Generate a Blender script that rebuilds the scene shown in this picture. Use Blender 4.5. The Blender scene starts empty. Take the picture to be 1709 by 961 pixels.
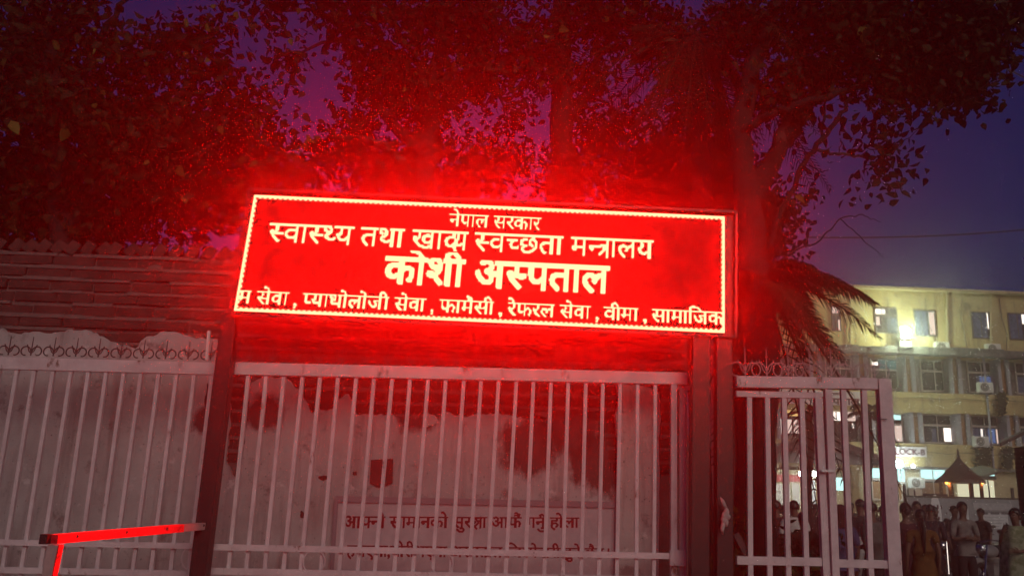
import bpy, bmesh, math, random
import numpy as np
from mathutils import Vector, Matrix
R = math.radians
sc = bpy.context.scene
C = sc.collection
rnd = random.Random(7)

SKY_ELEV, SKY_TINT, SKY_STRENGTH, SUN_E = 0.0, (.15, .33, .92, 1), 0.125, 0.85
HAZE_D, HAZE_G = 0.0034, 0.89
LED_COL, LED_E, LAMP_E = (1.0, .21, .105), 4.9, 1900.0
# ---------------------------------------------------------------- camera, sky, sun, exposure
FOC, PCX, PCY, PITCH, ROLL, YAW = 1426.0, 948.5, 480.5, R(13.955), R(1.347), R(-3.678)
CAMZ = 1.6
_F = Vector((0, math.cos(PITCH), math.sin(PITCH))); _u = Vector((0, -math.sin(PITCH), math.cos(PITCH))); _r = Vector((1, 0, 0))
_R = math.cos(ROLL) * _r + math.sin(ROLL) * _u
_U = -math.sin(ROLL) * _r + math.cos(ROLL) * _u
_Z = Matrix.Rotation(YAW, 3, 'Z')
_F, _R, _U = _Z @ _F, _Z @ _R, _Z @ _U
cam = bpy.data.cameras.new('camera'); camo = bpy.data.objects.new('camera', cam); C.objects.link(camo)
M = Matrix.Identity(4)
for i in range(3):
    M[i][0], M[i][1], M[i][2] = _R[i], _U[i], -_F[i]
M[2][3] = CAMZ
camo.matrix_world = M
cam.sensor_width = 36.0; cam.lens = 36.0 * FOC / 1709.0
cam.shift_x = (854.5 - PCX) / 1709.0
cam.clip_start = 0.05; cam.clip_end = 1000
sc.camera = camo

w = bpy.data.worlds.new('World'); sc.world = w; w.use_nodes = True
wn, wl = w.node_tree.nodes, w.node_tree.links
bg = wn['Background']
sky = wn.new('ShaderNodeTexSky'); sky.sky_type = 'NISHITA'; sky.sun_disc = False
sky.sun_elevation = R(SKY_ELEV); sky.sun_rotation = R(180); sky.ozone_density = 3.0; sky.air_density = 1.0; sky.dust_density = 1.5
tint = wn.new('ShaderNodeMix'); tint.data_type = 'RGBA'; tint.blend_type = 'MULTIPLY'
tint.inputs[0].default_value = 1.0; tint.inputs[7].default_value = SKY_TINT
wl.new(sky.outputs[0], tint.inputs[6]); wl.new(tint.outputs[2], bg.inputs[0])
bg.inputs[1].default_value = SKY_STRENGTH

sun = bpy.data.lights.new('sun', 'SUN'); sun.energy = SUN_E; sun.angle = R(35); sun.color = (1.0, 0.86, 0.74)
suno = bpy.data.objects.new('sun', sun); C.objects.link(suno); suno.rotation_euler = (R(90 - 28), 0, R(18)); suno.location = (0, -10, 20)

sc.view_settings.view_transform = 'Standard'; sc.view_settings.look = 'None'
sc.view_settings.exposure = 0.0; sc.view_settings.gamma = 1.0; sc.view_settings.use_curve_mapping = False
sc.render.engine = 'CYCLES'
sc.cycles.use_denoising = True
try: sc.cycles.denoiser = 'OPENIMAGEDENOISE'
except Exception: pass
try: sc.cycles.denoising_input_passes = 'RGB_ALBEDO'
except Exception: pass
sc.cycles.max_bounces = 8; sc.cycles.volume_bounces = 1
sc.cycles.sample_clamp_indirect = 4.0
sc.cycles.use_light_tree = True
sc.cycles.use_adaptive_sampling = False

# ---------------------------------------------------------------- helpers
def ray(px, py):
    return _F + _R * ((px - PCX) / FOC) + _U * ((PCY - py) / FOC)
def at(px, py, Y):                     # the point seen at photo pixel px,py that lies Y metres ahead
    d = ray(px, py); t = Y / d.y
    return Vector((d.x * t, Y, CAMZ + d.z * t))
def gx(px, Y, py=850):                 # X of that pixel at depth Y
    return at(px, py, Y).x
def proj(p):
    v = Vector(p) - Vector((0, 0, CAMZ)); z = v.dot(_F)
    return PCX + FOC * v.dot(_R) / z, PCY - FOC * v.dot(_U) / z
def m_per_px(Y): return Y / FOC

class MB:                              # collects shapes, links them as ONE mesh object
    def __init__(s): s.v = []; s.f = []
    def add(s, vs, fs):
        b = len(s.v); s.v += [tuple(v) for v in vs]; s.f += [tuple(b + i for i in f) for f in fs]; return s
    def hexa(s, p):                    # 8 corners: front 4 (ccw), back 4
        return s.add(p, [(0, 1, 2, 3), (7, 6, 5, 4), (0, 4, 5, 1), (1, 5, 6, 2), (2, 6, 7, 3), (3, 7, 4, 0)])
    def box(s, x0, x1, y0, y1, z0, z1):
        return s.hexa([(x0, y0, z0), (x1, y0, z0), (x1, y0, z1), (x0, y0, z1), (x0, y1, z0), (x1, y1, z0), (x1, y1, z1), (x0, y1, z1)])
    def cbox(s, c, e, rot=None):
        c = Vector(c); pts = []
        for sy in (-1, 1):
            for sx, sz in ((-1, -1), (1, -1), (1, 1), (-1, 1)):
                q = Vector((sx * e[0] / 2, sy * e[1] / 2, sz * e[2] / 2))
                pts.append(c + (rot @ q if rot else q))
        return s.hexa(pts)
    def beam(s, a, b, w, d, ref=(0, 1, 0)):       # square bar, width w across ref, depth d along ref
        a, b = Vector(a), Vector(b); ax = (b - a).normalized(); ref = Vector(ref)
        sd = ax.cross(ref).normalized(); dp = sd.cross(ax).normalized()
        p = []
        for k in (-1, 1):
            for o, q in ((a, -1), (a, 1), (b, 1), (b, -1)):
                p.append(o + sd * (q * w / 2) + dp * (k * d / 2))
        return s.hexa(p)
    def tube(s, pts, rad, n=8, cap=True):
        pts = [Vector(p) for p in pts]; m = len(pts)
        rad = [rad] * m if not hasattr(rad, '__len__') else rad
        b = len(s.v); prev = None
        for i, p in enumerate(pts):
            t = (pts[min(i + 1, m - 1)] - pts[max(i - 1, 0)]).normalized()
            if prev is None:
                u = t.orthogonal().normalized()
            else:
                u = (prev - t * prev.dot(t)).normalized()
            prev = u; vv = t.cross(u)
            for k in range(n):
                a = 2 * math.pi * k / n
                s.v.append(tuple(p + (u * math.cos(a) + vv * math.sin(a)) * rad[i]))
        for i in range(m - 1):
            for k in range(n):
                s.f.append((b + i * n + k, b + i * n + (k + 1) % n, b + (i + 1) * n + (k + 1) % n, b + (i + 1) * n + k))
        if cap:
            s.f.append(tuple(b + k for k in reversed(range(n)))); s.f.append(tuple(b + (m - 1) * n + k for k in range(n)))
        return s
    def lathe(s, prof, c=(0, 0, 0), n=14, sx=1, sy=1):  # (r,z) profile
        b = len(s.v); c = Vector(c)
        for r, z in prof:
            for k in range(n):
                a = 2 * math.pi * k / n
                s.v.append((c.x + r * sx * math.cos(a), c.y + r * sy * math.sin(a), c.z + z))
        for i in range(len(prof) - 1):
            for k in range(n):
                s.f.append((b + i * n + k, b + i * n + (k + 1) % n, b + (i + 1) * n + (k + 1) % n, b + (i + 1) * n + k))
        s.f.append(tuple(b + k for k in reversed(range(n)))); s.f.append(tuple(b + (len(prof) - 1) * n + k for k in range(n)))
        return s
    def ellipsoid(s, c, r, nu=12, nv=8):
        prof = [(max(.001, math.sin(math.pi * i / nv)), -math.cos(math.pi * i / nv)) for i in range(nv + 1)]
        b = len(s.v); s.lathe(prof, (0, 0, 0), nu)
        for i in range(b, len(s.v)):
            x, y, z = s.v[i]; s.v[i] = (c[0] + x * r[0], c[1] + y * r[1], c[2] + z * r[2])
        return s
    def poly(s, pts, back):            # extruded polygon: front ring pts, back offset vector
        n = len(pts); back = Vector(back); b = len(s.v)
        s.v += [tuple(p) for p in pts] + [tuple(Vector(p) + back) for p in pts]
        s.f.append(tuple(b + i for i in range(n))); s.f.append(tuple(b + n + i for i in reversed(range(n))))
        for i in range(n):
            j = (i + 1) % n; s.f.append((b + j, b + i, b + n + i, b + n + j))
        return s
    def build(s, name, mat, parent=None, smooth=False, loc=None):
        me = bpy.data.meshes.new(name); 
        off = Vector(loc) if loc is not None else Vector((0, 0, 0))
        pw = Vector((0, 0, 0))
        if parent is not None:
            q = parent
            while q is not None: pw += q.location; q = q.parent
        me.from_pydata([tuple(Vector(v) - off - pw) for v in s.v] if (loc is not None or parent is not None) else s.v, [], s.f)
        me.update()
        if smooth:
            for p in me.polygons: p.use_smooth = True
        o = bpy.data.objects.new(name, me); C.objects.link(o)
        if loc is not None: o.location = off
        if parent is not None: o.parent = parent
        if mat: me.materials.append(mat)
        return o
    def build_local(s, name, mat, parent, smooth=False):   # vertices already in the parent's own space
        me = bpy.data.meshes.new(name); me.from_pydata(s.v, [], s.f); me.update()
        if smooth:
            for p in me.polygons: p.use_smooth = True
        o = bpy.data.objects.new(name, me); C.objects.link(o); o.parent = parent
        if mat: me.materials.append(mat)
        return o

def thing(name, label, cat, loc=(0, 0, 0), group=None):
    o = bpy.data.objects.new(name, None); C.objects.link(o); o.location = loc; o.empty_display_size = .2
    o['label'] = label; o['category'] = cat
    if group: o['group'] = group
    return o
def tag(o, label, cat, group=None):
    o['label'] = label; o['category'] = cat
    if group: o['group'] = group
    return o
def struct(o, kind='structure'):
    o['kind'] = kind; return o

# ---------------------------------------------------------------- materials
def mat(name, col, rough=.7, metal=0, noise=0.0, nscale=8.0, bump=0.0, bscale=30.0, col2=None, detail=6, spec=.4, lo=.35, hi=.65):
    m = bpy.data.materials.new(name); m.use_nodes = True
    nt = m.node_tree; n, l = nt.nodes, nt.links; b = n['Principled BSDF']
    b.inputs['Roughness'].default_value = rough; b.inputs['Metallic'].default_value = metal
    b.inputs['Specular IOR Level'].default_value = spec
    c = (*col, 1)
    if noise or col2:
        tc = n.new('ShaderNodeTexCoord'); t = n.new('ShaderNodeTexNoise'); t.inputs['Scale'].default_value = nscale; t.inputs['Detail'].default_value = detail
        t.inputs['Roughness'].default_value = .65
        l.new(tc.outputs['Object'], t.inputs['Vector'])
        rp = n.new('ShaderNodeValToRGB'); l.new(t.outputs['Fac'], rp.inputs[0])
        c2 = (*col2, 1) if col2 else tuple(x * (1 - noise) for x in col) + (1,)
        rp.color_ramp.elements[0].position = lo; rp.color_ramp.elements[1].position = hi
        rp.color_ramp.elements[0].color = c2; rp.color_ramp.elements[1].color = c
        l.new(rp.outputs[0], b.inputs['Base Color'])
    else:
        b.inputs['Base Color'].default_value = c
    if bump:
        tc2 = n.new('ShaderNodeTexCoord'); t2 = n.new('ShaderNodeTexNoise'); t2.inputs['Scale'].default_value = bscale; t2.inputs['Detail'].default_value = 8
        l.new(tc2.outputs['Object'], t2.inputs['Vector'])
        bp = n.new('ShaderNodeBump'); bp.inputs['Strength'].default_value = bump; bp.inputs['Distance'].default_value = .02
        l.new(t2.outputs['Fac'], bp.inputs['Height']); l.new(bp.outputs[0], b.inputs['Normal'])
    return m
def emit(name, col, strength):
    m = bpy.data.materials.new(name); m.use_nodes = True
    b = m.node_tree.nodes['Principled BSDF']; b.inputs['Base Color'].default_value = (.02, .02, .02, 1)
    b.inputs['Emission Color'].default_value = (*col, 1); b.inputs['Emission Strength'].default_value = strength
    try: m.cycles.emission_sampling = 'NONE'        # the lamps beside these surfaces carry their light
    except Exception: pass
    return m
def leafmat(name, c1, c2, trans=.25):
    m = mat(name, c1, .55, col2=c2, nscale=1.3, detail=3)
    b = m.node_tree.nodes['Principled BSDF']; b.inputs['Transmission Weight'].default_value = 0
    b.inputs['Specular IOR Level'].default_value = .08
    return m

# ---------------------------------------------------------------- ground
M_ground = mat('dusty_asphalt', (.060, .056, .054), .9, noise=.4, nscale=.9, bump=.4, bscale=30)
gnd = MB()
gnd.add([(-70, -40, 0), (70, -40, 0), (70, 90, 0), (-70, 90, 0)], [(0, 1, 2, 3)])
struct(gnd.build('ground', M_ground))
M_yard = mat('yard_concrete', (.28, .26, .24), .85, noise=.35, nscale=.8, bump=.4, bscale=12)
yd = MB(); yd.add([(-20, 9.2, .004), (40, 9.2, .004), (40, 60, .004), (-20, 60, .004)], [(0, 1, 2, 3)])
struct(yd.build('yard_pavement', M_yard))

# ---------------------------------------------------------------- near metalwork, sign
YS, YG, YW = 6.85, 7.15, 7.62      # sign face, gate plane, wall face
def plaster(name, c_light, c_mid, c_dark, k=1.0, stains=()):
    m = mat(name, c_light, .92, bump=.7, bscale=26); nt = m.node_tree; n, l = nt.nodes, nt.links; b_ = n['Principled BSDF']
    tc = n.new('ShaderNodeTexCoord')
    def noise(scale, stretch, det=8, rough=.65):
        mp = n.new('ShaderNodeMapping'); mp.inputs['Scale'].default_value = stretch; l.new(tc.outputs['Object'], mp.inputs[0])
        t = n.new('ShaderNodeTexNoise'); t.inputs['Scale'].default_value = scale * k; t.inputs['Detail'].default_value = det; t.inputs['Roughness'].default_value = rough
        l.new(mp.outputs[0], t.inputs['Vector']); return t.outputs['Fac']
    def ramp(src, lo, hi):
        r = n.new('ShaderNodeMapRange'); r.inputs[1].default_value = lo; r.inputs[2].default_value = hi; r.clamp = True; l.new(src, r.inputs[0]); return r.outputs[0]
    def mix(fac, ca, cb, k=1.0):
        mx = n.new('ShaderNodeMix'); mx.data_type = 'RGBA'
        if k != 1.0:
            mu = n.new('ShaderNodeMath'); mu.operation = 'MULTIPLY'; mu.inputs[1].default_value = k; l.new(fac, mu.inputs[0]); fac = mu.outputs[0]
        l.new(fac, mx.inputs[0])
        for i, c in ((6, ca), (7, cb)):
            if isinstance(c, tuple): mx.inputs[i].default_value = (*c, 1)
            else: l.new(c, mx.inputs[i])
        return mx.outputs[2]
    base = mix(ramp(noise(1.1, (1, 1, 1)), .38, .62), c_mid, c_light)
    st = mix(ramp(noise(2.6, (2.2, 1, .22)), .52, .72), base, c_dark, .75)          # rain streaks
    blot = mix(ramp(noise(3.4, (1, 1, 1), 10, .72), .56, .64), st, c_dark, .7)       # blotches
    speck = mix(ramp(noise(34, (1, 1, 1), 3), .64, .70), blot, (c_dark[0] * .5, c_dark[1] * .5, c_dark[2] * .5), .8)
    pale = mix(ramp(noise(5.2, (1, 1, 1), 9, .7), .60, .66), speck, tuple(min(.75, x * 1.3) for x in c_light), .7)
    out = pale
    for (ctr, rad) in stains:            # damp, sooty patches with ragged rims
        vm = n.new('ShaderNodeVectorMath'); vm.operation = 'DISTANCE'; vm.inputs[1].default_value = ctr; l.new(tc.outputs['Object'], vm.inputs[0])
        dv = n.new('ShaderNodeMath'); dv.operation = 'DIVIDE'; dv.inputs[1].default_value = rad; l.new(vm.outputs['Value'], dv.inputs[0])
        ad = n.new('ShaderNodeMath'); ad.operation = 'MULTIPLY_ADD'; ad.inputs[1].default_value = 1.6; l.new(noise(4.5, (1, 1, .6), 10, .72), ad.inputs[0]); l.new(dv.outputs[0], ad.inputs[2])
        mr = n.new('ShaderNodeMapRange'); mr.inputs[1].default_value = 1.75; mr.inputs[2].default_value = 1.45; mr.clamp = True; l.new(ad.outputs[0], mr.inputs[0])
        out = mix(mr.outputs[0], out, (.06, .026, .024), .92)
    l.new(out, b_.inputs['Base Color']); return m
def weathered(name, c_light, c_mid, c_rust):
    m = mat(name, c_light, .5, bump=.2, bscale=60); nt = m.node_tree; n, l = nt.nodes, nt.links
    tc = n.new('ShaderNodeTexCoord')
    def nz(sc_, lo, hi, st=(1, 1, 1)):
        mp = n.new('ShaderNodeMapping'); mp.inputs['Scale'].default_value = st; l.new(tc.outputs['Object'], mp.inputs[0])
        t = n.new('ShaderNodeTexNoise'); t.inputs['Scale'].default_value = sc_; t.inputs['Detail'].default_value = 9; t.inputs['Roughness'].default_value = .7; l.new(mp.outputs[0], t.inputs['Vector'])
        r = n.new('ShaderNodeMapRange'); r.inputs[1].default_value = lo; r.inputs[2].default_value = hi; l.new(t.outputs['Fac'], r.inputs[0]); return r.outputs[0]
    def mx(f, a_, b__):
        q = n.new('ShaderNodeMix'); q.data_type = 'RGBA'; l.new(f, q.inputs[0])
        for i, c in ((6, a_), (7, b__)):
            if isinstance(c, tuple): q.inputs[i].default_value = (*c, 1)
            else: l.new(c, q.inputs[i])
        return q.outputs[2]
    a_ = mx(nz(3.0, .4, .6), c_mid, c_light); a_ = mx(nz(6.5, .60, .68, (1, 1, .5)), a_, c_rust); a_ = mx(nz(40, .66, .72), a_, tuple(x * .5 for x in c_rust))
    l.new(a_, n['Principled BSDF'].inputs['Base Color']); return m
M_white = weathered('weathered_white_paint', (.66, .58, .59), (.52, .45, .46), (.20, .10, .07))
M_dark = mat('dark_painted_steel', (.022, .014, .015), .5, noise=.4, nscale=6, bump=.1, bscale=50)
M_iron = mat('dull_wrought_iron', (.06, .04, .04), .6, noise=.4, nscale=20)
M_case = mat('sign_casing_metal', (.035, .018, .018), .5, noise=.3, nscale=5)
M_led = emit('red_led', LED_COL, LED_E)
M_reflect_dot = emit('red_reflection_dot', (1, .01, .01), 1.2)
M_diff = mat('sign_face_film', (.08, .003, .003), .9, noise=.1, nscale=4)

TEXT = {}
# lit dots of each line of writing, as runs: row, first column, end column
TEXT['L1'] = (384, 92, [4,160,163,5,162,164,6,163,164,7,163,165,8,157,189,8,193,232,9,163,165,9,167,169,9,172,173,9,176,177,9,186,188,9,196,198,9,201,202,9,207,209,9,215,217,9,223,224,9,229,230,10,163,165,10,167,169,10,172,173,10,176,177,10,186,188,10,196,198,10,201,202,10,207,209,10,212,217,10,223,224,10,229,230,11,163,165,11,167,169,11,172,173,11,176,177,11,180,188,11,194,195,11,196,198,11,201,202,11,207,209,11,211,217,11,218,219,11,223,224,11,226,227,11,229,230,12,158,165,12,167,169,12,172,173,12,176,177,12,179,181,12,183,185,12,186,188,12,194,197,12,200,202,12,204,208,12,210,212,12,215,220,12,223,224,12,226,230,13,158,161,13,163,165,13,167,169,13,172,173,13,176,177,13,179,181,13,183,185,13,186,188,13,194,202,13,204,207,13,210,212,13,215,217,13,219,221,13,223,224,13,226,229,14,159,161,14,163,165,14,168,173,14,176,177,14,179,181,14,183,184,14,186,188,14,195,196,14,201,202,14,205,207,14,210,212,14,214,217,14,219,221,14,223,224,14,227,228,15,163,165,15,169,171,15,172,173,15,176,177,15,180,181,15,186,188,15,195,197,15,201,202,15,206,208,15,211,217,15,219,221,15,223,224,15,228,229,16,163,165,16,172,173,16,176,177,16,181,182,16,186,188,16,196,198,16,201,202,16,207,209,16,215,217,16,219,220,16,223,224,16,228,230,17,163,165,17,172,173,17,176,177,17,181,183,17,186,188,17,197,199,17,201,202,17,208,210,17,215,217,17,219,220,17,223,224,17,229,231])
TEXT['L2'] = (384, 92, [22,16,65,22,67,83,22,88,102,22,103,108,22,111,123,22,129,174,22,179,251,22,257,325,23,16,65,23,67,83,23,88,102,23,103,109,23,111,123,23,129,174,23,179,251,23,257,325,24,21,24,24,37,39,24,43,45,24,52,55,24,59,61,24,63,66,24,72,74,24,78,80,24,98,100,24,103,105,24,107,110,24,112,115,24,118,121,24,134,136,24,144,146,24,150,152,24,161,164,24,165,167,24,170,172,24,184,187,24,200,202,24,225,228,24,240,243,24,246,249,24,260,262,24,267,269,24,286,288,24,291,293,24,307,309,24,314,316,24,320,323,25,21,24,25,37,39,25,43,45,25,52,55,25,59,62,25,64,66,25,72,74,25,78,80,25,98,100,25,103,106,25,107,110,25,112,115,25,118,121,25,134,136,25,140,143,25,144,146,25,150,152,25,161,164,25,165,167,25,170,172,25,184,187,25,200,202,25,218,222,25,224,228,25,240,243,25,246,249,25,260,262,25,267,269,25,286,288,25,291,293,25,307,309,25,314,317,25,320,323,26,21,24,26,31,39,26,43,45,26,52,55,26,59,66,26,72,74,26,78,80,26,98,100,26,103,110,26,112,115,26,118,121,26,134,136,26,138,146,26,150,152,26,158,164,26,165,167,26,170,172,26,184,187,26,194,199,26,200,202,26,205,214,26,216,222,26,223,229,26,240,243,26,246,249,26,260,262,26,267,269,26,286,288,26,291,293,26,299,301,26,306,309,26,314,317,26,320,323,27,18,20,27,21,24,27,30,39,27,43,45,27,49,51,27,52,55,27,61,66,27,71,74,27,78,80,27,92,100,27,105,106,27,107,110,27,112,115,27,118,121,27,130,133,27,134,136,27,137,146,27,150,152,27,156,164,27,165,167,27,170,172,27,181,183,27,184,187,27,193,199,27,200,202,27,205,214,27,216,219,27,223,225,27,227,230,27,234,243,27,246,249,27,260,262,27,267,269,27,281,288,27,291,293,27,297,303,27,304,309,27,314,317,27,320,323,28,17,23,28,29,32,28,37,39,28,43,45,28,48,54,28,61,65,28,69,74,28,78,80,28,90,100,28,105,109,28,112,115,28,118,121,28,130,136,28,137,140,28,144,146,28,150,152,28,156,159,28,163,167,28,170,172,28,180,186,28,192,195,28,200,202,28,208,211,28,216,218,28,223,225,28,228,230,28,233,243,28,246,249,28,260,262,28,267,269,28,272,288,28,291,293,28,296,309,28,312,316,28,320,323,29,17,28,29,29,31,29,37,39,29,43,45,29,48,59,29,60,64,29,69,73,29,78,80,29,90,93,29,98,100,29,104,108,29,112,115,29,118,121,29,130,135,29,137,140,29,144,146,29,150,152,29,155,158,29,163,166,29,170,172,29,180,191,29,192,194,29,200,202,29,208,210,29,216,219,29,223,226,29,228,230,29,232,236,29,240,243,29,246,249,29,258,269,29,272,282,29,283,288,29,291,293,29,296,299,29,302,305,29,307,309,29,312,315,29,320,323,30,18,28,30,29,31,30,37,39,30,43,45,30,49,59,30,60,63,30,70,72,30,77,80,30,89,92,30,98,100,30,104,106,30,112,115,30,118,121,30,130,134,30,137,140,30,143,146,30,150,152,30,155,158,30,163,166,30,170,172,30,181,191,30,192,194,30,200,202,30,207,210,30,216,222,30,223,227,30,228,230,30,232,234,30,240,243,30,246,249,30,258,269,30,272,276,30,283,288,30,291,293,30,296,298,30,302,304,30,307,309,30,312,315,30,320,323,31,19,21,31,29,32,31,36,39,31,43,45,31,49,52,31,60,64,31,67,69,31,70,73,31,76,80,31,89,92,31,98,100,31,104,108,31,110,115,31,118,121,31,131,134,31,138,146,31,150,152,31,156,158,31,162,166,31,168,172,31,181,184,31,192,195,31,199,202,31,208,210,31,214,215,31,218,222,31,225,227,31,228,230,31,232,234,31,240,243,31,246,249,31,258,262,31,267,269,31,273,276,31,283,288,31,291,293,31,296,299,31,301,304,31,307,309,31,313,316,31,318,323,32,19,22,32,30,39,32,43,45,32,50,53,32,61,69,32,71,80,32,90,92,32,98,100,32,105,115,32,118,121,32,132,135,32,139,146,32,150,152,32,156,159,32,161,172,32,182,185,32,193,202,32,208,215,32,217,220,32,227,230,32,232,235,32,240,243,32,246,249,32,259,262,32,267,269,32,274,275,32,282,285,32,286,288,32,291,293,32,297,299,32,307,309,32,313,323,33,20,23,33,31,39,33,43,45,33,51,54,33,63,68,33,72,77,33,78,80,33,90,93,33,98,100,33,107,111,33,112,115,33,118,121,33,133,136,33,144,146,33,150,152,33,156,169,33,170,172,33,183,186,33,194,199,33,200,202,33,209,215,33,217,219,33,226,229,33,233,235,33,240,243,33,246,249,33,267,269,33,281,284,33,286,288,33,291,293,33,297,300,33,307,309,33,315,319,33,320,323,34,21,24,34,37,39,34,43,45,34,52,55,34,78,80,34,91,94,34,98,100,34,112,115,34,118,121,34,134,139,34,142,146,34,150,152,34,158,165,34,170,172,34,184,187,34,200,202,34,217,220,34,224,228,34,233,236,34,240,243,34,246,249,34,267,269,34,280,283,34,286,288,34,291,293,34,298,301,34,307,309,34,320,323,35,22,26,35,37,39,35,43,45,35,53,56,35,78,80,35,92,95,35,98,100,35,112,115,35,118,121,35,135,146,35,150,152,35,162,165,35,170,172,35,185,188,35,200,202,35,218,227,35,234,238,35,240,243,35,246,249,35,267,269,35,280,282,35,286,288,35,291,293,35,299,302,35,307,309,35,320,323,36,23,25,36,37,39,36,43,45,36,54,56,36,78,80,36,93,95,36,98,100,36,112,115,36,118,121,36,138,143,36,144,146,36,150,152,36,163,165,36,170,172,36,186,188,36,200,202,36,219,225,36,235,237,36,240,243,36,246,249,36,267,269,36,286,288,36,291,293,36,300,302,36,307,309,36,320,323,37,163,166,37,286,288])
TEXT['L3'] = (384, 92, [39,129,137,39,159,167,40,130,138,40,157,168,41,134,139,41,157,162,41,164,169,42,136,140,42,157,161,42,165,170,43,136,141,43,157,162,43,166,170,44,110,144,44,146,154,44,156,174,44,186,195,44,197,290,45,110,155,45,156,174,45,185,196,45,197,290,46,110,155,46,156,174,46,185,196,46,197,290,47,110,149,47,151,174,47,186,190,47,192,290,48,121,126,48,137,141,48,144,149,48,152,156,48,158,163,48,167,171,48,193,197,48,199,204,48,213,217,48,224,229,48,235,239,48,253,257,48,261,265,48,283,287,49,115,126,49,137,141,49,145,156,49,158,163,49,167,171,49,192,197,49,199,204,49,213,217,49,224,229,49,235,239,49,253,257,49,261,265,49,283,287,50,113,126,50,137,141,50,145,156,50,158,163,50,167,171,50,190,197,50,199,204,50,213,217,50,224,229,50,235,239,50,253,257,50,261,265,50,271,277,50,280,287,51,112,131,51,137,141,51,146,156,51,158,163,51,167,171,51,184,185,51,189,196,51,199,204,51,208,212,51,213,217,51,224,229,51,235,239,51,245,257,51,261,265,51,270,287,52,112,133,52,137,141,52,147,156,52,158,163,52,167,171,52,182,186,52,189,204,52,207,217,52,224,229,52,235,239,52,243,257,52,261,265,52,269,287,53,111,117,53,121,134,53,137,141,53,149,156,53,158,163,53,167,171,53,182,186,53,189,204,53,207,223,53,224,229,53,235,239,53,242,257,53,261,265,53,268,287,54,111,116,54,121,134,54,137,141,54,144,149,54,150,155,54,158,163,54,167,171,54,182,187,54,190,204,54,207,223,54,224,229,54,235,239,54,242,257,54,261,265,54,268,273,54,275,282,54,283,287,55,111,116,55,121,127,55,130,134,55,137,141,55,144,155,55,158,163,55,167,171,55,182,187,55,192,204,55,208,223,55,225,229,55,234,239,55,242,247,55,253,257,55,261,265,55,268,272,55,276,281,55,283,287,56,111,116,56,121,126,56,130,134,56,137,141,56,143,154,56,158,163,56,167,171,56,183,188,56,193,204,56,208,223,56,225,230,56,233,239,56,241,246,56,253,257,56,261,265,56,268,272,56,275,280,56,283,287,57,111,117,57,119,126,57,130,134,57,137,141,57,144,153,57,158,163,57,167,171,57,183,189,57,193,197,57,199,204,57,209,214,57,217,221,57,225,239,57,241,246,57,253,257,57,261,265,57,268,273,57,276,280,57,283,287,58,112,126,58,130,134,58,137,141,58,144,153,58,158,163,58,167,171,58,184,190,58,193,197,58,199,204,58,209,215,58,226,239,58,242,246,58,253,257,58,261,265,58,268,273,58,277,279,58,283,287,59,112,126,59,130,134,59,137,141,59,146,154,59,158,163,59,167,171,59,185,197,59,199,204,59,210,216,59,227,239,59,242,247,59,253,257,59,261,265,59,269,274,59,283,287,60,113,126,60,129,134,60,137,141,60,150,155,60,158,163,60,167,171,60,185,197,60,199,204,60,211,217,60,228,234,60,235,239,60,242,248,60,253,257,60,261,265,60,269,275,60,283,287,61,115,120,61,121,126,61,128,133,61,137,141,61,150,156,61,158,163,61,167,171,61,187,196,61,199,204,61,212,218,61,235,239,61,243,249,61,253,257,61,261,265,61,270,276,61,283,287,62,121,126,62,128,133,62,137,141,62,151,157,62,158,163,62,167,171,62,188,195,62,199,204,62,213,219,62,235,239,62,244,250,62,253,257,62,261,265,62,271,277,62,283,287,63,121,126,63,129,133,63,137,141,63,152,157,63,158,163,63,167,171,63,199,204,63,214,220,63,235,239,63,245,250,63,253,257,63,261,265,63,272,278,63,283,287,64,121,126,64,137,141,64,153,157,64,158,163,64,167,171,64,199,204,64,215,219,64,235,239,64,246,250,64,253,257,64,261,265,64,273,278,64,283,287,65,122,126,65,137,141,65,154,155,65,159,163,65,167,171,65,200,204,65,216,218,65,235,239,65,247,249,65,253,257,65,261,265,65,274,277,65,283,287])
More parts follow.
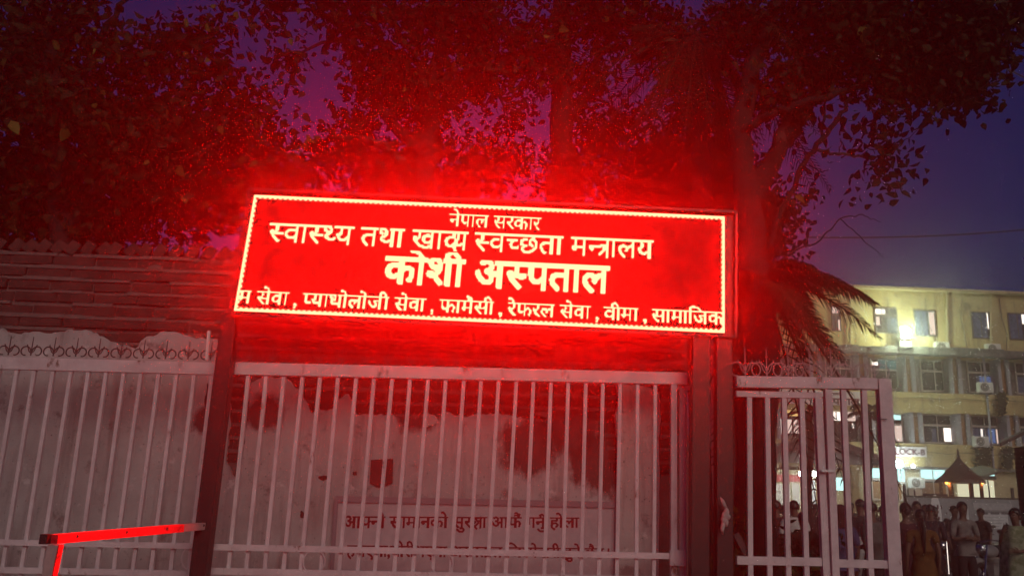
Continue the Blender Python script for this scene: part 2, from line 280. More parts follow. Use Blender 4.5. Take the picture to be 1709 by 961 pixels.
TEXT['L4'] = (384, 92, [72,20,22,72,79,81,72,94,96,72,110,113,72,126,128,72,177,179,72,193,195,72,210,213,72,256,258,72,294,296,72,357,360,73,20,24,73,79,83,73,94,98,73,109,114,73,126,130,73,177,181,73,191,196,73,210,214,73,256,260,73,292,297,73,355,363,74,23,24,74,82,83,74,97,99,74,109,111,74,113,115,74,129,130,74,178,182,74,191,193,74,195,197,74,213,215,74,259,260,74,292,294,74,296,298,74,355,357,74,362,364,75,23,25,75,82,84,75,97,99,75,109,111,75,113,115,75,129,131,75,178,182,75,191,193,75,196,197,75,213,215,75,259,261,75,292,294,75,297,298,75,355,357,75,363,365,76,1,11,76,15,40,76,50,76,76,77,117,76,121,146,76,156,199,76,210,247,76,251,276,76,286,314,76,325,383,77,3,5,77,8,10,77,19,20,77,23,25,77,32,34,77,37,38,77,52,54,77,59,61,77,63,65,77,68,69,77,71,73,77,74,76,77,78,80,77,82,84,77,93,95,77,97,99,77,109,111,77,114,116,77,124,126,77,129,131,77,138,140,77,142,144,77,158,159,77,162,164,77,170,172,77,175,177,77,180,182,77,187,189,77,192,194,77,196,198,77,214,216,77,218,220,77,223,224,77,233,235,77,244,246,77,255,256,77,259,261,77,268,270,77,273,274,77,293,295,77,297,299,77,302,304,77,307,308,77,311,313,77,328,330,77,333,335,77,337,339,77,342,344,77,347,349,77,351,353,77,355,357,77,367,369,77,376,378,78,3,5,78,8,10,78,19,21,78,23,25,78,29,34,78,37,38,78,52,54,78,59,61,78,63,65,78,68,69,78,71,74,78,75,76,78,78,80,78,82,84,78,93,95,78,97,99,78,109,111,78,114,116,78,125,126,78,129,131,78,135,140,78,142,144,78,158,159,78,162,164,78,170,172,78,175,177,78,180,182,78,187,189,78,192,194,78,196,198,78,214,216,78,218,220,78,223,224,78,233,235,78,244,246,78,255,257,78,259,261,78,265,270,78,273,274,78,289,292,78,293,295,78,297,299,78,302,304,78,307,308,78,311,313,78,328,330,78,333,335,78,337,339,78,342,344,78,347,349,78,351,353,78,355,357,78,367,369,78,373,378,79,3,5,79,8,10,79,19,20,79,23,25,79,28,34,79,37,38,79,52,54,79,59,61,79,63,65,79,68,69,79,72,76,79,78,80,79,82,84,79,87,95,79,97,99,79,101,102,79,105,111,79,114,116,79,124,126,79,129,131,79,133,140,79,142,144,79,158,159,79,162,164,79,165,167,79,170,172,79,175,177,79,180,182,79,185,186,79,187,189,79,192,194,79,196,198,79,211,212,79,214,216,79,218,220,79,223,224,79,225,227,79,230,231,79,233,235,79,237,241,79,242,246,79,253,254,79,255,256,79,259,261,79,264,270,79,273,274,79,288,295,79,297,299,79,302,304,79,307,308,79,311,313,79,326,327,79,328,330,79,333,335,79,337,339,79,342,344,79,347,349,79,351,353,79,355,357,79,359,360,79,363,369,79,371,378,79,379,380,80,3,5,80,8,10,80,16,20,80,23,25,80,27,29,80,32,34,80,37,38,80,52,54,80,57,61,80,63,65,80,68,69,80,72,76,80,78,80,80,82,84,80,86,95,80,97,99,80,101,103,80,105,107,80,109,111,80,114,116,80,122,126,80,129,131,80,133,135,80,138,140,80,142,144,80,158,159,80,162,168,80,170,172,80,175,177,80,180,182,80,184,189,80,191,194,80,196,198,80,210,215,80,218,220,80,223,228,80,230,234,80,237,246,80,252,256,80,259,261,80,263,265,80,268,270,80,273,274,80,287,289,80,293,295,80,297,299,80,302,304,80,307,308,80,311,313,80,325,330,80,332,335,80,337,339,80,342,344,80,347,349,80,351,353,80,355,357,80,359,361,80,363,365,80,367,369,80,371,373,80,376,382,81,1,10,81,16,25,81,27,29,81,32,34,81,37,38,81,52,54,81,58,60,81,63,65,81,68,69,81,72,74,81,78,80,81,82,84,81,86,88,81,90,92,81,93,95,81,97,99,81,101,103,81,106,108,81,109,111,81,114,116,81,122,131,81,133,135,81,138,140,81,142,144,81,158,160,81,162,165,81,167,169,81,170,172,81,174,182,81,184,194,81,196,198,81,211,214,81,218,220,81,223,225,81,227,229,81,230,233,81,236,238,81,240,242,81,244,246,81,252,261,81,263,265,81,268,270,81,273,274,81,287,289,81,293,295,81,297,299,81,300,308,81,311,313,81,326,335,81,337,339,81,341,349,81,351,353,81,355,357,81,359,361,81,364,366,81,367,369,81,371,373,81,376,378,81,380,382,82,2,5,82,8,10,82,17,19,82,23,25,82,27,29,82,31,34,82,37,38,82,52,57,82,58,65,82,68,69,82,72,80,82,82,84,82,86,88,82,90,91,82,93,95,82,97,99,82,102,104,82,106,108,82,109,111,82,114,116,82,123,125,82,129,131,82,133,135,82,137,140,82,142,144,82,158,164,82,167,169,82,170,172,82,174,177,82,180,182,82,185,187,82,192,194,82,196,198,82,211,214,82,218,224,82,227,229,82,231,233,82,236,238,82,240,242,82,244,246,82,253,255,82,259,261,82,263,265,82,267,270,82,273,274,82,287,290,82,292,295,82,297,299,82,301,304,82,307,308,82,311,313,82,326,328,82,333,335,82,337,339,82,341,344,82,347,349,82,351,353,82,355,357,82,360,362,82,364,366,82,367,369,82,371,373,82,375,378,82,380,382,83,3,4,83,8,10,83,18,20,83,23,25,83,28,34,83,37,38,83,53,57,83,59,65,83,68,69,83,73,80,83,82,84,83,86,89,83,93,95,83,97,99,83,103,108,83,109,111,83,114,116,83,123,126,83,129,131,83,134,140,83,142,144,83,159,164,83,167,168,83,170,172,83,175,177,83,180,182,83,186,188,83,192,194,83,196,198,83,212,215,83,219,222,83,223,224,83,227,229,83,231,234,83,237,239,83,244,246,83,254,256,83,259,261,83,264,270,83,273,274,83,288,295,83,297,299,83,302,303,83,307,308,83,311,313,83,327,329,83,333,335,83,337,339,83,342,343,83,347,349,83,351,353,83,355,357,83,360,366,83,367,369,83,372,378,83,380,382,84,8,10,84,19,21,84,23,25,84,32,34,84,37,38,84,44,46,84,63,65,84,68,69,84,78,80,84,82,84,84,87,90,84,93,95,84,97,99,84,104,107,84,109,111,84,114,116,84,124,127,84,129,131,84,138,140,84,142,144,84,150,152,84,162,164,84,166,168,84,170,172,84,180,182,84,187,189,84,192,194,84,196,198,84,203,206,84,213,216,84,223,224,84,226,228,84,232,235,84,238,240,84,244,246,84,255,257,84,259,261,84,268,270,84,273,274,84,280,282,84,293,295,84,297,299,84,307,308,84,311,313,84,318,321,84,328,331,84,333,335,84,337,339,84,347,349,84,351,353,84,355,357,84,362,365,84,367,369,84,376,378,84,380,382,85,8,10,85,20,22,85,23,25,85,32,34,85,37,38,85,44,47,85,63,65,85,68,69,85,78,80,85,82,84,85,88,90,85,93,95,85,97,99,85,109,111,85,114,116,85,125,128,85,129,131,85,138,140,85,142,144,85,150,152,85,162,164,85,167,168,85,170,172,85,180,182,85,188,190,85,192,194,85,196,198,85,203,206,85,214,217,85,223,224,85,227,228,85,234,236,85,239,241,85,244,246,85,256,258,85,259,261,85,268,270,85,273,274,85,280,283,85,293,295,85,297,299,85,307,308,85,311,313,85,318,321,85,329,331,85,333,335,85,337,339,85,347,349,85,351,353,85,355,357,85,367,369,85,376,378,86,45,46,86,151,152,86,204,206,86,281,282,86,319,321,87,44,46,87,150,152,87,204,205,87,280,282,87,319,320])
TEXT['B1'] = (367, 34, [2,53,57,2,150,154,2,265,269,2,331,335,3,52,58,3,149,155,3,264,270,3,330,336,4,52,59,4,150,156,4,264,273,4,306,309,4,330,337,5,53,54,5,56,60,5,150,151,5,153,157,5,268,274,5,304,310,5,331,332,5,334,338,6,57,60,6,154,157,6,264,274,6,303,311,6,335,338,7,58,61,7,155,158,7,264,273,7,303,307,7,308,312,7,336,339,8,58,61,8,155,158,8,264,266,8,268,273,8,304,307,8,309,311,8,336,339,9,5,9,9,58,61,9,155,158,9,211,212,9,234,237,9,269,273,9,304,307,9,336,339,10,3,11,10,13,64,10,70,161,10,168,222,10,231,239,10,241,276,10,282,314,10,320,367,11,3,11,11,13,64,11,70,161,11,168,222,11,231,240,11,241,276,11,282,314,11,320,367,12,3,5,12,8,12,12,14,18,12,21,25,12,29,32,12,37,40,12,52,55,12,58,62,12,76,79,12,84,87,12,91,94,12,99,102,12,107,110,12,114,117,12,128,132,12,143,146,12,155,159,12,173,176,12,181,184,12,192,195,12,197,214,12,216,219,12,232,234,12,237,240,12,243,246,12,250,253,12,256,260,12,264,268,12,286,289,12,293,296,12,308,311,12,330,333,12,336,340,12,354,358,12,361,364,13,9,12,13,14,18,13,21,25,13,29,32,13,37,40,13,52,55,13,58,62,13,76,79,13,84,87,13,91,94,13,99,102,13,107,110,13,114,117,13,128,132,13,143,146,13,155,159,13,173,176,13,181,184,13,192,195,13,198,206,13,210,213,13,216,219,13,237,240,13,243,246,13,250,253,13,256,260,13,264,268,13,286,289,13,293,296,13,308,311,13,330,333,13,336,340,13,354,358,13,361,364,14,8,12,14,14,18,14,21,25,14,29,32,14,37,40,14,52,55,14,58,62,14,76,79,14,84,87,14,91,94,14,99,102,14,107,110,14,114,117,14,128,132,14,137,146,14,155,159,14,173,176,14,181,184,14,192,195,14,198,201,14,203,207,14,210,213,14,216,219,14,237,240,14,243,246,14,250,253,14,256,260,14,264,268,14,286,289,14,293,296,14,308,311,14,323,333,14,336,340,14,354,358,14,361,364,15,6,11,15,14,18,15,21,25,15,29,32,15,37,40,15,52,55,15,58,62,15,76,79,15,84,87,15,91,94,15,99,102,15,107,110,15,114,117,15,128,132,15,135,146,15,148,149,15,155,159,15,173,176,15,181,184,15,192,195,15,199,202,15,204,213,15,216,219,15,234,240,15,243,246,15,250,253,15,256,260,15,264,268,15,269,271,15,286,289,15,293,296,15,308,311,15,322,333,15,336,340,15,344,350,15,352,358,15,361,364,16,0,2,16,6,11,16,14,18,16,21,25,16,29,32,16,37,42,16,43,55,16,58,62,16,72,79,16,84,87,16,91,94,16,99,102,16,107,110,16,114,117,16,120,132,16,135,151,16,155,159,16,169,176,16,181,184,16,187,195,16,199,204,16,205,213,16,216,219,16,229,231,16,234,239,16,243,246,16,250,253,16,256,260,16,264,273,16,286,289,16,293,296,16,299,311,16,322,332,16,336,340,16,343,358,16,361,364,17,0,3,17,6,18,17,21,25,17,29,32,17,37,55,17,58,62,17,72,87,17,91,94,17,99,102,17,107,110,17,114,117,17,119,132,17,134,138,17,143,152,17,155,159,17,169,184,17,187,195,17,199,205,17,206,213,17,216,219,17,228,231,17,234,246,17,250,253,17,256,260,17,264,274,17,284,289,17,293,296,17,298,311,17,322,325,17,336,340,17,342,358,17,361,364,18,0,3,18,8,18,18,21,25,18,29,32,18,37,41,18,42,55,18,58,62,18,72,87,18,91,94,18,97,110,18,114,117,18,119,132,18,134,137,18,143,147,18,149,153,18,155,159,18,169,184,18,187,194,18,201,205,18,207,209,18,210,213,18,216,219,18,229,232,18,237,246,18,250,253,18,257,260,18,264,269,18,271,274,18,284,289,18,293,296,18,298,311,18,322,331,18,336,340,18,342,345,18,349,353,18,354,358,18,361,364,19,1,4,19,9,18,19,21,25,19,29,32,19,36,40,19,43,48,19,52,55,19,58,62,19,72,87,19,91,94,19,96,110,19,114,117,19,119,125,19,128,132,19,134,137,19,143,146,19,150,153,19,155,159,19,169,184,19,187,192,19,199,204,19,206,213,19,216,219,19,229,233,19,237,246,19,250,253,19,257,260,19,264,268,19,271,275,19,284,289,19,293,296,19,299,304,19,308,311,19,322,332,19,336,340,19,342,345,19,349,352,19,354,358,19,361,364,20,1,5,20,9,12,20,14,18,20,21,25,20,29,40,20,43,48,20,52,55,20,58,62,20,73,77,20,84,87,20,91,94,20,97,102,20,107,110,20,114,117,20,120,125,20,128,132,20,134,138,20,141,146,20,150,153,20,155,159,20,170,174,20,181,184,20,188,192,20,198,203,20,205,209,20,210,213,20,216,219,20,230,233,20,238,241,20,243,246,20,250,253,20,257,268,20,271,275,20,284,289,20,293,296,20,299,304,20,308,311,20,322,333,20,336,340,20,342,346,20,349,352,20,354,358,20,361,364,21,2,6,21,9,12,21,14,18,21,21,25,21,30,40,21,44,47,21,52,55,21,58,62,21,74,78,21,84,87,21,91,94,21,97,102,21,107,110,21,114,117,21,121,124,21,128,132,21,135,146,21,150,153,21,155,159,21,171,175,21,181,184,21,189,193,21,198,201,21,204,208,21,210,213,21,216,219,21,230,234,21,237,241,21,243,246,21,250,253,21,258,268,21,271,275,21,285,289,21,293,296,21,300,303,21,308,311,21,322,326,21,330,334,21,336,340,21,343,346,21,354,358,21,361,364,22,3,12,22,14,18,22,21,25,22,31,36,22,37,40,22,52,55,22,58,62,22,75,79,22,84,87,22,91,94,22,98,101,22,107,110,22,114,117,22,128,132,22,135,146,22,149,153,22,155,159,22,172,176,22,181,184,22,190,194,22,198,201,22,202,207,22,210,213,22,216,219,22,231,240,22,243,246,22,250,253,22,259,268,22,271,274,22,293,296,22,308,311,22,322,325,22,331,334,22,336,340,22,343,347,22,354,358,22,361,364,23,4,11,23,14,18,23,21,25,23,37,40,23,52,55,23,58,62,23,75,80,23,84,87,23,91,94,23,107,110,23,114,117,23,128,132,23,137,142,23,143,146,23,149,152,23,155,159,23,172,177,23,181,184,23,191,195,23,198,206,23,210,213,23,216,219,23,232,240,23,243,246,23,250,253,23,264,268,23,271,274,23,293,296,23,308,311,23,321,325,23,330,334,23,336,340,23,344,348,23,354,358,23,361,364,24,5,10,24,14,18,24,21,25,24,37,40,24,52,55,24,58,62,24,76,81,24,84,87,24,91,94,24,107,110,24,114,117,24,128,132,24,143,146,24,148,152,24,155,159,24,173,178,24,181,184,24,192,196,24,198,205,24,210,213,24,216,219,24,234,238,24,243,246,24,250,253,24,264,268,24,270,274,24,293,296,24,308,311,24,322,325,24,329,333,24,336,340,24,345,349,24,354,358,24,361,364,25,14,18,25,21,25,25,37,40,25,52,55,25,58,62,25,77,82,25,84,87,25,91,94,25,107,110,25,114,117,25,128,132,25,143,146,25,150,151,25,155,159,25,174,179,25,181,184,25,193,197,25,199,205,25,210,213,25,216,219,25,243,246,25,250,253,25,264,268,25,271,273,25,293,296,25,308,311,25,322,325,25,329,333,25,336,340,25,346,350,25,354,358,25,361,364,26,14,18,26,21,25,26,37,40,26,52,55,26,58,62,26,78,81,26,84,87,26,91,94,26,107,110,26,114,117,26,128,132,26,143,146,26,155,159,26,175,178,26,179,185,26,194,196,26,202,206,26,210,213,26,216,219,26,243,246,26,250,253,26,264,268,26,293,296,26,306,312,26,322,326,26,329,331,26,336,340,26,347,349,26,354,358,26,361,364,27,179,186,27,203,207,27,210,212,27,306,313,27,323,328,28,174,177,28,179,187,28,204,207,28,301,303,28,306,313,28,324,329,29,174,178,29,184,187,29,205,206,29,300,304,29,311,314,29,325,329,30,174,179,30,184,187,30,301,305,30,311,314,30,326,328,31,175,187,31,302,313,32,177,186,32,303,313,33,178,185,33,305,312])
TEXT['B2'] = (456, 34, [2,87,91,2,105,108,2,280,285,2,319,322,2,358,362,2,394,398,2,421,424,3,86,92,3,103,110,3,278,287,3,318,324,3,357,364,3,394,400,3,420,426,4,86,93,4,102,111,4,277,289,4,318,325,4,356,364,4,394,401,4,420,427,5,90,94,5,102,106,5,108,111,5,276,281,5,285,290,5,322,326,5,356,359,5,361,365,5,398,401,5,422,423,5,424,428,6,91,94,6,102,105,6,109,112,6,276,279,6,287,291,6,323,326,6,355,359,6,362,365,6,399,402,6,420,428,7,92,95,7,102,105,7,109,112,7,276,279,7,288,292,7,323,326,7,355,359,7,363,366,7,399,402,7,420,428,8,92,95,8,102,105,8,110,113,8,276,279,8,289,293,8,324,327,8,356,359,8,363,366,8,399,403,8,420,422,8,424,429,9,92,95,9,102,106,9,110,113,9,118,121,9,184,188,9,276,280,9,290,294,9,324,327,9,356,359,9,363,366,9,400,403,9,425,429,10,0,70,10,73,116,10,117,123,10,125,172,10,182,190,10,191,268,10,274,370,10,376,406,10,412,447,10,453,456,11,0,70,11,73,124,11,125,172,11,182,190,11,191,268,11,274,370,11,376,406,11,412,447,11,453,456,12,9,12,12,20,23,12,27,30,12,33,37,12,42,45,12,49,53,12,57,61,12,64,67,12,86,89,12,92,96,12,103,107,12,110,113,12,116,119,12,121,124,12,129,132,12,135,139,12,144,147,12,151,154,12,159,163,12,166,169,12,182,184,12,187,191,12,193,196,12,204,207,12,214,217,12,222,226,12,237,241,12,244,248,12,262,266,12,277,280,12,296,300,12,305,308,12,316,319,12,324,327,12,339,342,12,346,349,12,357,360,12,364,367,12,385,388,12,400,403,12,424,427,12,441,444,12,453,456,13,9,12,13,20,23,13,27,30,13,33,37,13,42,45,13,49,53,13,57,61,13,64,67,13,86,89,13,92,96,13,104,107,13,110,113,13,116,119,13,121,124,13,129,132,13,135,139,13,144,147,13,151,154,13,159,163,13,166,169,13,188,191,13,193,196,13,204,207,13,214,217,13,222,226,13,237,241,13,244,248,13,262,266,13,277,280,13,296,300,13,305,308,13,316,319,13,324,327,13,339,342,13,346,349,13,357,360,13,364,367,13,385,388,13,400,403,13,416,420,13,424,427,13,441,444,13,453,456,14,3,12,14,20,24,14,27,30,14,33,37,14,42,45,14,49,53,14,57,61,14,64,67,14,74,84,14,86,89,14,92,96,14,104,107,14,110,113,14,116,124,14,129,132,14,135,139,14,144,147,14,151,154,14,159,163,14,166,169,14,187,191,14,193,196,14,204,207,14,214,217,14,222,226,14,237,241,14,244,248,14,262,266,14,277,280,14,289,300,14,305,308,14,316,319,14,324,327,14,333,342,14,346,349,14,357,360,14,364,367,14,379,388,14,400,403,14,414,421,14,422,429,14,441,444,14,453,456,15,2,12,15,20,23,15,27,30,15,33,37,15,42,45,15,49,53,15,57,61,15,64,67,15,74,84,15,86,89,15,92,96,15,103,107,15,110,113,15,117,124,15,129,132,15,135,139,15,144,147,15,151,154,15,159,163,15,166,169,15,184,190,15,193,196,15,204,207,15,214,217,15,222,226,15,233,241,15,244,248,15,252,258,15,260,266,15,277,280,15,282,285,15,289,300,15,305,308,15,316,319,15,324,327,15,331,342,15,346,349,15,357,360,15,364,367,15,378,388,15,400,403,15,414,421,15,422,430,15,441,444,15,453,456,16,1,12,16,15,23,16,27,30,16,33,37,16,42,45,16,49,53,16,57,61,16,64,67,16,74,84,16,86,89,16,92,96,16,98,106,16,110,113,16,119,124,16,129,132,16,135,139,16,144,147,16,151,154,16,159,163,16,166,169,16,179,181,16,184,189,16,193,196,16,200,207,16,214,217,16,222,226,16,230,241,16,244,248,16,251,266,16,277,280,16,282,286,16,289,300,16,305,308,16,316,319,16,324,327,16,331,342,16,346,349,16,352,360,16,364,367,16,378,388,16,392,403,16,413,417,16,421,424,16,427,430,16,433,444,16,453,456,17,1,4,17,15,23,17,27,30,17,33,37,17,42,45,17,49,53,17,57,61,17,64,67,17,77,81,17,86,89,17,92,96,17,98,106,17,110,113,17,121,124,17,129,132,17,135,139,17,144,147,17,151,154,17,159,163,17,166,169,17,178,182,17,184,196,17,200,212,17,214,217,17,222,226,17,229,241,17,244,248,17,250,266,17,277,280,17,283,286,17,290,293,17,296,300,17,305,308,17,316,319,17,324,327,17,330,334,17,339,342,17,346,349,17,351,359,17,364,367,17,378,381,17,391,403,17,413,416,17,421,424,17,427,430,17,432,444,17,453,456,18,2,10,18,15,22,18,27,30,18,33,37,18,41,45,18,47,61,18,64,67,18,77,80,18,86,89,18,92,96,18,98,105,18,110,113,18,119,132,18,135,139,18,143,147,18,149,163,18,166,169,18,179,182,18,187,196,18,200,213,18,214,217,18,222,226,18,228,233,18,237,241,18,244,248,18,250,253,18,257,261,18,262,266,18,277,280,18,283,286,18,291,294,18,296,300,18,303,327,18,330,333,18,339,342,18,346,349,18,352,359,18,364,367,18,378,386,18,391,403,18,414,421,18,422,425,18,427,430,18,432,444,18,453,456,19,2,12,19,15,20,19,27,30,19,33,37,19,39,44,19,47,61,19,64,67,19,77,80,19,85,89,19,92,96,19,99,104,19,110,113,19,119,132,19,135,139,19,141,146,19,149,163,19,166,169,19,179,183,19,188,196,19,200,213,19,214,217,19,222,226,19,228,231,19,237,241,19,244,248,19,250,253,19,256,260,19,262,266,19,277,280,19,284,287,19,291,294,19,296,300,19,303,327,19,330,333,19,339,342,19,346,349,19,352,357,19,364,367,19,378,388,19,391,396,19,400,403,19,414,421,19,422,430,19,432,437,19,441,444,19,453,456,20,2,13,20,16,20,20,27,30,20,34,37,20,40,44,20,47,53,20,57,61,20,64,67,20,77,81,20,84,89,20,92,96,20,99,103,20,110,113,20,119,124,20,129,132,20,136,139,20,142,146,20,149,154,20,159,163,20,166,169,20,180,184,20,188,191,20,193,196,20,201,205,20,214,226,20,228,231,20,237,241,20,244,248,20,250,253,20,256,259,20,262,266,20,277,280,20,284,288,20,291,294,20,296,300,20,303,308,20,314,319,20,324,327,20,330,334,20,338,342,20,346,349,20,353,357,20,364,367,20,378,389,20,392,396,20,400,403,20,415,421,20,423,430,20,433,437,20,441,444,20,453,456,21,1,5,21,10,13,21,17,21,21,27,30,21,34,38,21,40,42,21,48,52,21,57,61,21,64,67,21,77,89,21,92,96,21,100,104,21,110,113,21,120,124,21,129,132,21,136,140,21,142,144,21,150,154,21,159,163,21,166,169,21,181,185,21,188,191,21,193,196,21,202,206,21,215,226,21,228,231,21,237,241,21,244,248,21,251,254,21,262,266,21,277,280,21,285,289,21,291,294,21,296,300,21,304,308,21,315,319,21,324,327,21,331,342,21,346,349,21,354,358,21,364,367,21,378,381,21,386,389,21,393,396,21,400,403,21,415,419,21,425,430,21,434,437,21,441,444,21,453,456,22,1,4,22,10,13,22,18,22,22,27,30,22,35,40,22,49,52,22,57,61,22,64,67,22,78,89,22,92,96,22,101,105,22,110,113,22,121,124,22,129,132,22,137,142,22,151,154,22,159,163,22,166,169,22,181,191,22,193,196,22,202,207,22,216,226,22,229,232,22,237,241,22,244,248,22,251,255,22,262,266,22,277,280,22,285,294,22,296,300,22,305,308,22,316,319,22,324,327,22,331,342,22,346,349,22,355,359,22,364,367,22,377,380,22,386,389,22,400,403,22,415,418,22,425,429,22,441,444,22,453,456,23,1,4,23,10,13,23,19,23,23,27,30,23,36,42,23,57,61,23,64,67,23,70,73,23,80,85,23,86,89,23,92,96,23,102,106,23,110,113,23,129,132,23,138,144,23,159,163,23,166,169,23,182,190,23,193,196,23,203,208,23,222,226,23,229,233,23,237,241,23,244,248,23,252,256,23,262,266,23,277,280,23,286,294,23,296,300,23,324,327,23,333,338,23,339,342,23,346,349,23,355,360,23,364,367,23,377,380,23,386,389,23,400,403,23,415,418,23,424,429,23,441,444,23,453,456,24,1,4,24,8,13,24,20,24,24,27,30,24,37,43,24,57,61,24,64,67,24,69,74,24,86,89,24,92,96,24,103,108,24,110,113,24,129,132,24,139,145,24,159,163,24,166,169,24,184,189,24,193,196,24,204,209,24,222,226,24,230,234,24,237,241,24,244,248,24,253,257,24,262,266,24,277,280,24,288,292,24,296,300,24,324,327,24,339,342,24,346,349,24,356,361,24,364,367,24,377,381,24,384,389,24,400,403,24,415,428,24,441,444,24,453,456,25,2,5,25,8,12,25,21,25,25,27,30,25,39,44,25,57,61,25,64,67,25,70,74,25,86,89,25,92,96,25,104,108,25,110,113,25,129,132,25,141,146,25,159,163,25,166,169,25,193,196,25,205,210,25,222,226,25,231,235,25,237,241,25,244,248,25,254,258,25,262,266,25,277,280,25,296,300,25,324,327,25,339,342,25,346,349,25,358,362,25,364,367,25,378,381,25,384,388,25,400,403,25,416,426,25,441,444,25,453,456,26,2,6,26,9,11,26,22,24,26,27,30,26,41,45,26,57,61,26,64,67,26,70,74,26,86,89,26,92,96,26,105,108,26,110,113,26,129,132,26,143,147,26,159,163,26,166,169,26,193,196,26,206,209,26,222,226,26,232,234,26,237,241,26,244,248,26,255,257,26,262,266,26,277,280,26,296,300,26,324,327,26,339,342,26,346,349,26,359,361,26,364,367,26,378,382,26,383,390,26,400,403,26,417,424,26,441,444,26,453,456,27,3,7,27,42,45,27,71,74,27,144,147,27,379,391,28,4,8,28,42,45,28,70,73,28,144,147,28,378,391,29,5,8,29,41,45,29,70,72,29,143,147,29,378,384,29,388,391,30,6,7,30,41,45,30,143,147,30,379,383,30,388,391,31,43,44,31,145,146,31,380,391,32,381,391,33,383,389])
TEXT['H1'] = (49, 26, [2,15,19,2,38,42,3,15,21,3,37,44,4,15,21,4,36,45,5,19,22,5,36,39,5,42,45,6,20,22,6,36,39,6,43,46,7,20,23,7,36,39,7,43,46,8,20,23,8,36,39,8,43,46,9,0,26,9,27,33,9,35,49,10,0,26,10,27,34,10,35,49,11,0,29,11,31,35,11,36,49,12,9,12,12,21,23,12,26,29,12,32,35,12,37,40,12,44,47,13,3,12,13,21,23,13,27,35,13,37,40,13,44,47,14,2,12,14,13,15,14,21,23,14,27,35,14,37,40,14,44,47,15,1,17,15,21,23,15,29,35,15,37,40,15,44,47,16,1,4,16,9,18,16,21,23,16,31,35,16,37,40,16,44,47,17,1,4,17,9,13,17,15,18,17,21,23,17,26,34,17,37,40,17,44,47,18,1,4,18,8,12,18,15,18,18,21,23,18,26,33,18,37,40,18,44,47,19,1,5,19,7,12,19,15,18,19,21,23,19,26,32,19,37,40,19,44,47,20,2,12,20,15,18,20,21,23,20,28,33,20,37,40,20,44,47,21,3,8,21,9,12,21,15,18,21,21,23,21,31,34,21,37,40,21,44,47,22,9,12,22,14,17,22,21,23,22,31,35,22,37,40,22,44,47,23,9,12,23,15,17,23,21,23,23,32,36,23,37,40,23,44,47,24,9,12,24,21,23,24,33,35,24,37,40,24,44,47])
TEXT['H2'] = (83, 26, [9,3,10,9,12,83,10,3,11,10,12,83,11,3,5,11,8,11,11,12,83,12,8,11,12,13,16,12,24,27,12,33,36,12,40,43,12,55,58,12,61,64,12,78,81,13,8,11,13,13,16,13,24,27,13,33,36,13,40,43,13,55,58,13,61,64,13,78,81,14,5,11,14,13,16,14,24,27,14,33,36,14,40,43,14,50,58,14,61,64,14,68,74,14,75,81,15,0,2,15,5,10,15,13,16,15,20,26,15,33,36,15,40,43,15,47,58,15,61,64,15,67,81,16,0,3,16,5,16,16,19,31,16,33,36,16,40,43,16,46,58,16,61,64,16,66,77,16,78,81,17,0,3,17,8,16,17,20,31,17,33,36,17,40,43,17,46,49,17,55,58,17,61,64,17,66,69,17,73,76,17,78,81,18,1,4,18,8,11,18,13,16,18,20,31,18,33,36,18,39,43,18,46,49,18,55,58,18,61,64,18,66,69,18,72,75,18,78,81,19,1,5,19,8,11,19,13,16,19,21,24,19,33,43,19,46,49,19,55,58,19,61,64,19,66,70,19,72,75,19,78,81,20,2,11,20,13,16,20,22,25,20,34,43,20,46,49,20,55,58,20,61,64,20,67,70,20,78,81,21,3,11,21,13,16,21,23,26,21,36,39,21,40,43,21,47,50,21,55,58,21,61,64,21,68,71,21,78,81,22,4,10,22,13,16,22,23,27,22,40,43,22,47,51,22,55,58,22,61,64,22,68,73,22,78,81,23,13,16,23,24,28,23,40,43,23,48,52,23,55,58,23,61,64,23,69,73,23,78,81,24,13,16,24,25,28,24,40,43,24,49,52,24,55,58,24,61,64,24,71,73,24,78,81,25,50,51])
TEXT['BB'] = (98, 20, [1,33,34,1,53,55,2,0,8,2,13,17,2,29,38,2,49,59,2,62,66,2,71,75,2,86,94,3,0,9,3,13,17,3,28,40,3,48,60,3,62,66,3,70,75,3,86,96,4,0,10,4,13,17,4,26,41,4,46,60,4,62,66,4,69,74,4,86,96,5,0,3,5,6,10,5,13,17,5,26,31,5,36,42,5,46,51,5,57,60,5,62,66,5,68,73,5,86,89,5,92,97,6,0,3,6,7,11,6,13,17,6,25,30,6,38,42,6,45,50,6,62,66,6,67,72,6,86,89,6,93,97,7,0,3,7,7,10,7,13,17,7,25,29,7,38,43,7,45,49,7,62,71,7,86,89,7,93,97,8,0,3,8,5,10,8,13,17,8,24,28,8,39,43,8,44,48,8,62,70,8,86,89,8,92,96,9,0,10,9,13,17,9,24,28,9,39,43,9,44,48,9,62,69,9,86,96,10,0,10,10,13,17,10,24,28,10,39,43,10,44,48,10,62,69,10,86,96,11,0,11,11,13,17,11,24,28,11,39,43,11,44,48,11,62,70,11,86,97,12,0,3,12,7,12,12,13,17,12,24,28,12,39,43,12,44,48,12,62,71,12,77,84,12,86,89,12,93,98,13,0,3,13,8,12,13,13,17,13,25,29,13,39,43,13,45,49,13,62,66,13,67,72,13,77,84,13,86,89,13,94,98,14,0,3,14,8,12,14,13,17,14,25,30,14,38,42,14,45,49,14,59,60,14,62,66,14,68,73,14,77,84,14,86,89,14,94,98,15,0,3,15,7,12,15,13,17,15,26,31,15,36,42,15,46,51,15,57,60,15,62,66,15,69,74,15,86,89,15,94,98,16,0,11,16,13,24,16,26,41,16,46,60,16,62,66,16,70,75,16,86,98,17,0,11,17,13,24,17,27,40,17,47,60,17,62,66,17,71,76,17,86,97,18,0,10,18,13,24,18,29,38,18,49,59,18,62,66,18,72,77,18,86,96,19,0,6,19,14,23,19,32,36,19,52,56,19,63,65,19,73,77,19,86,92])
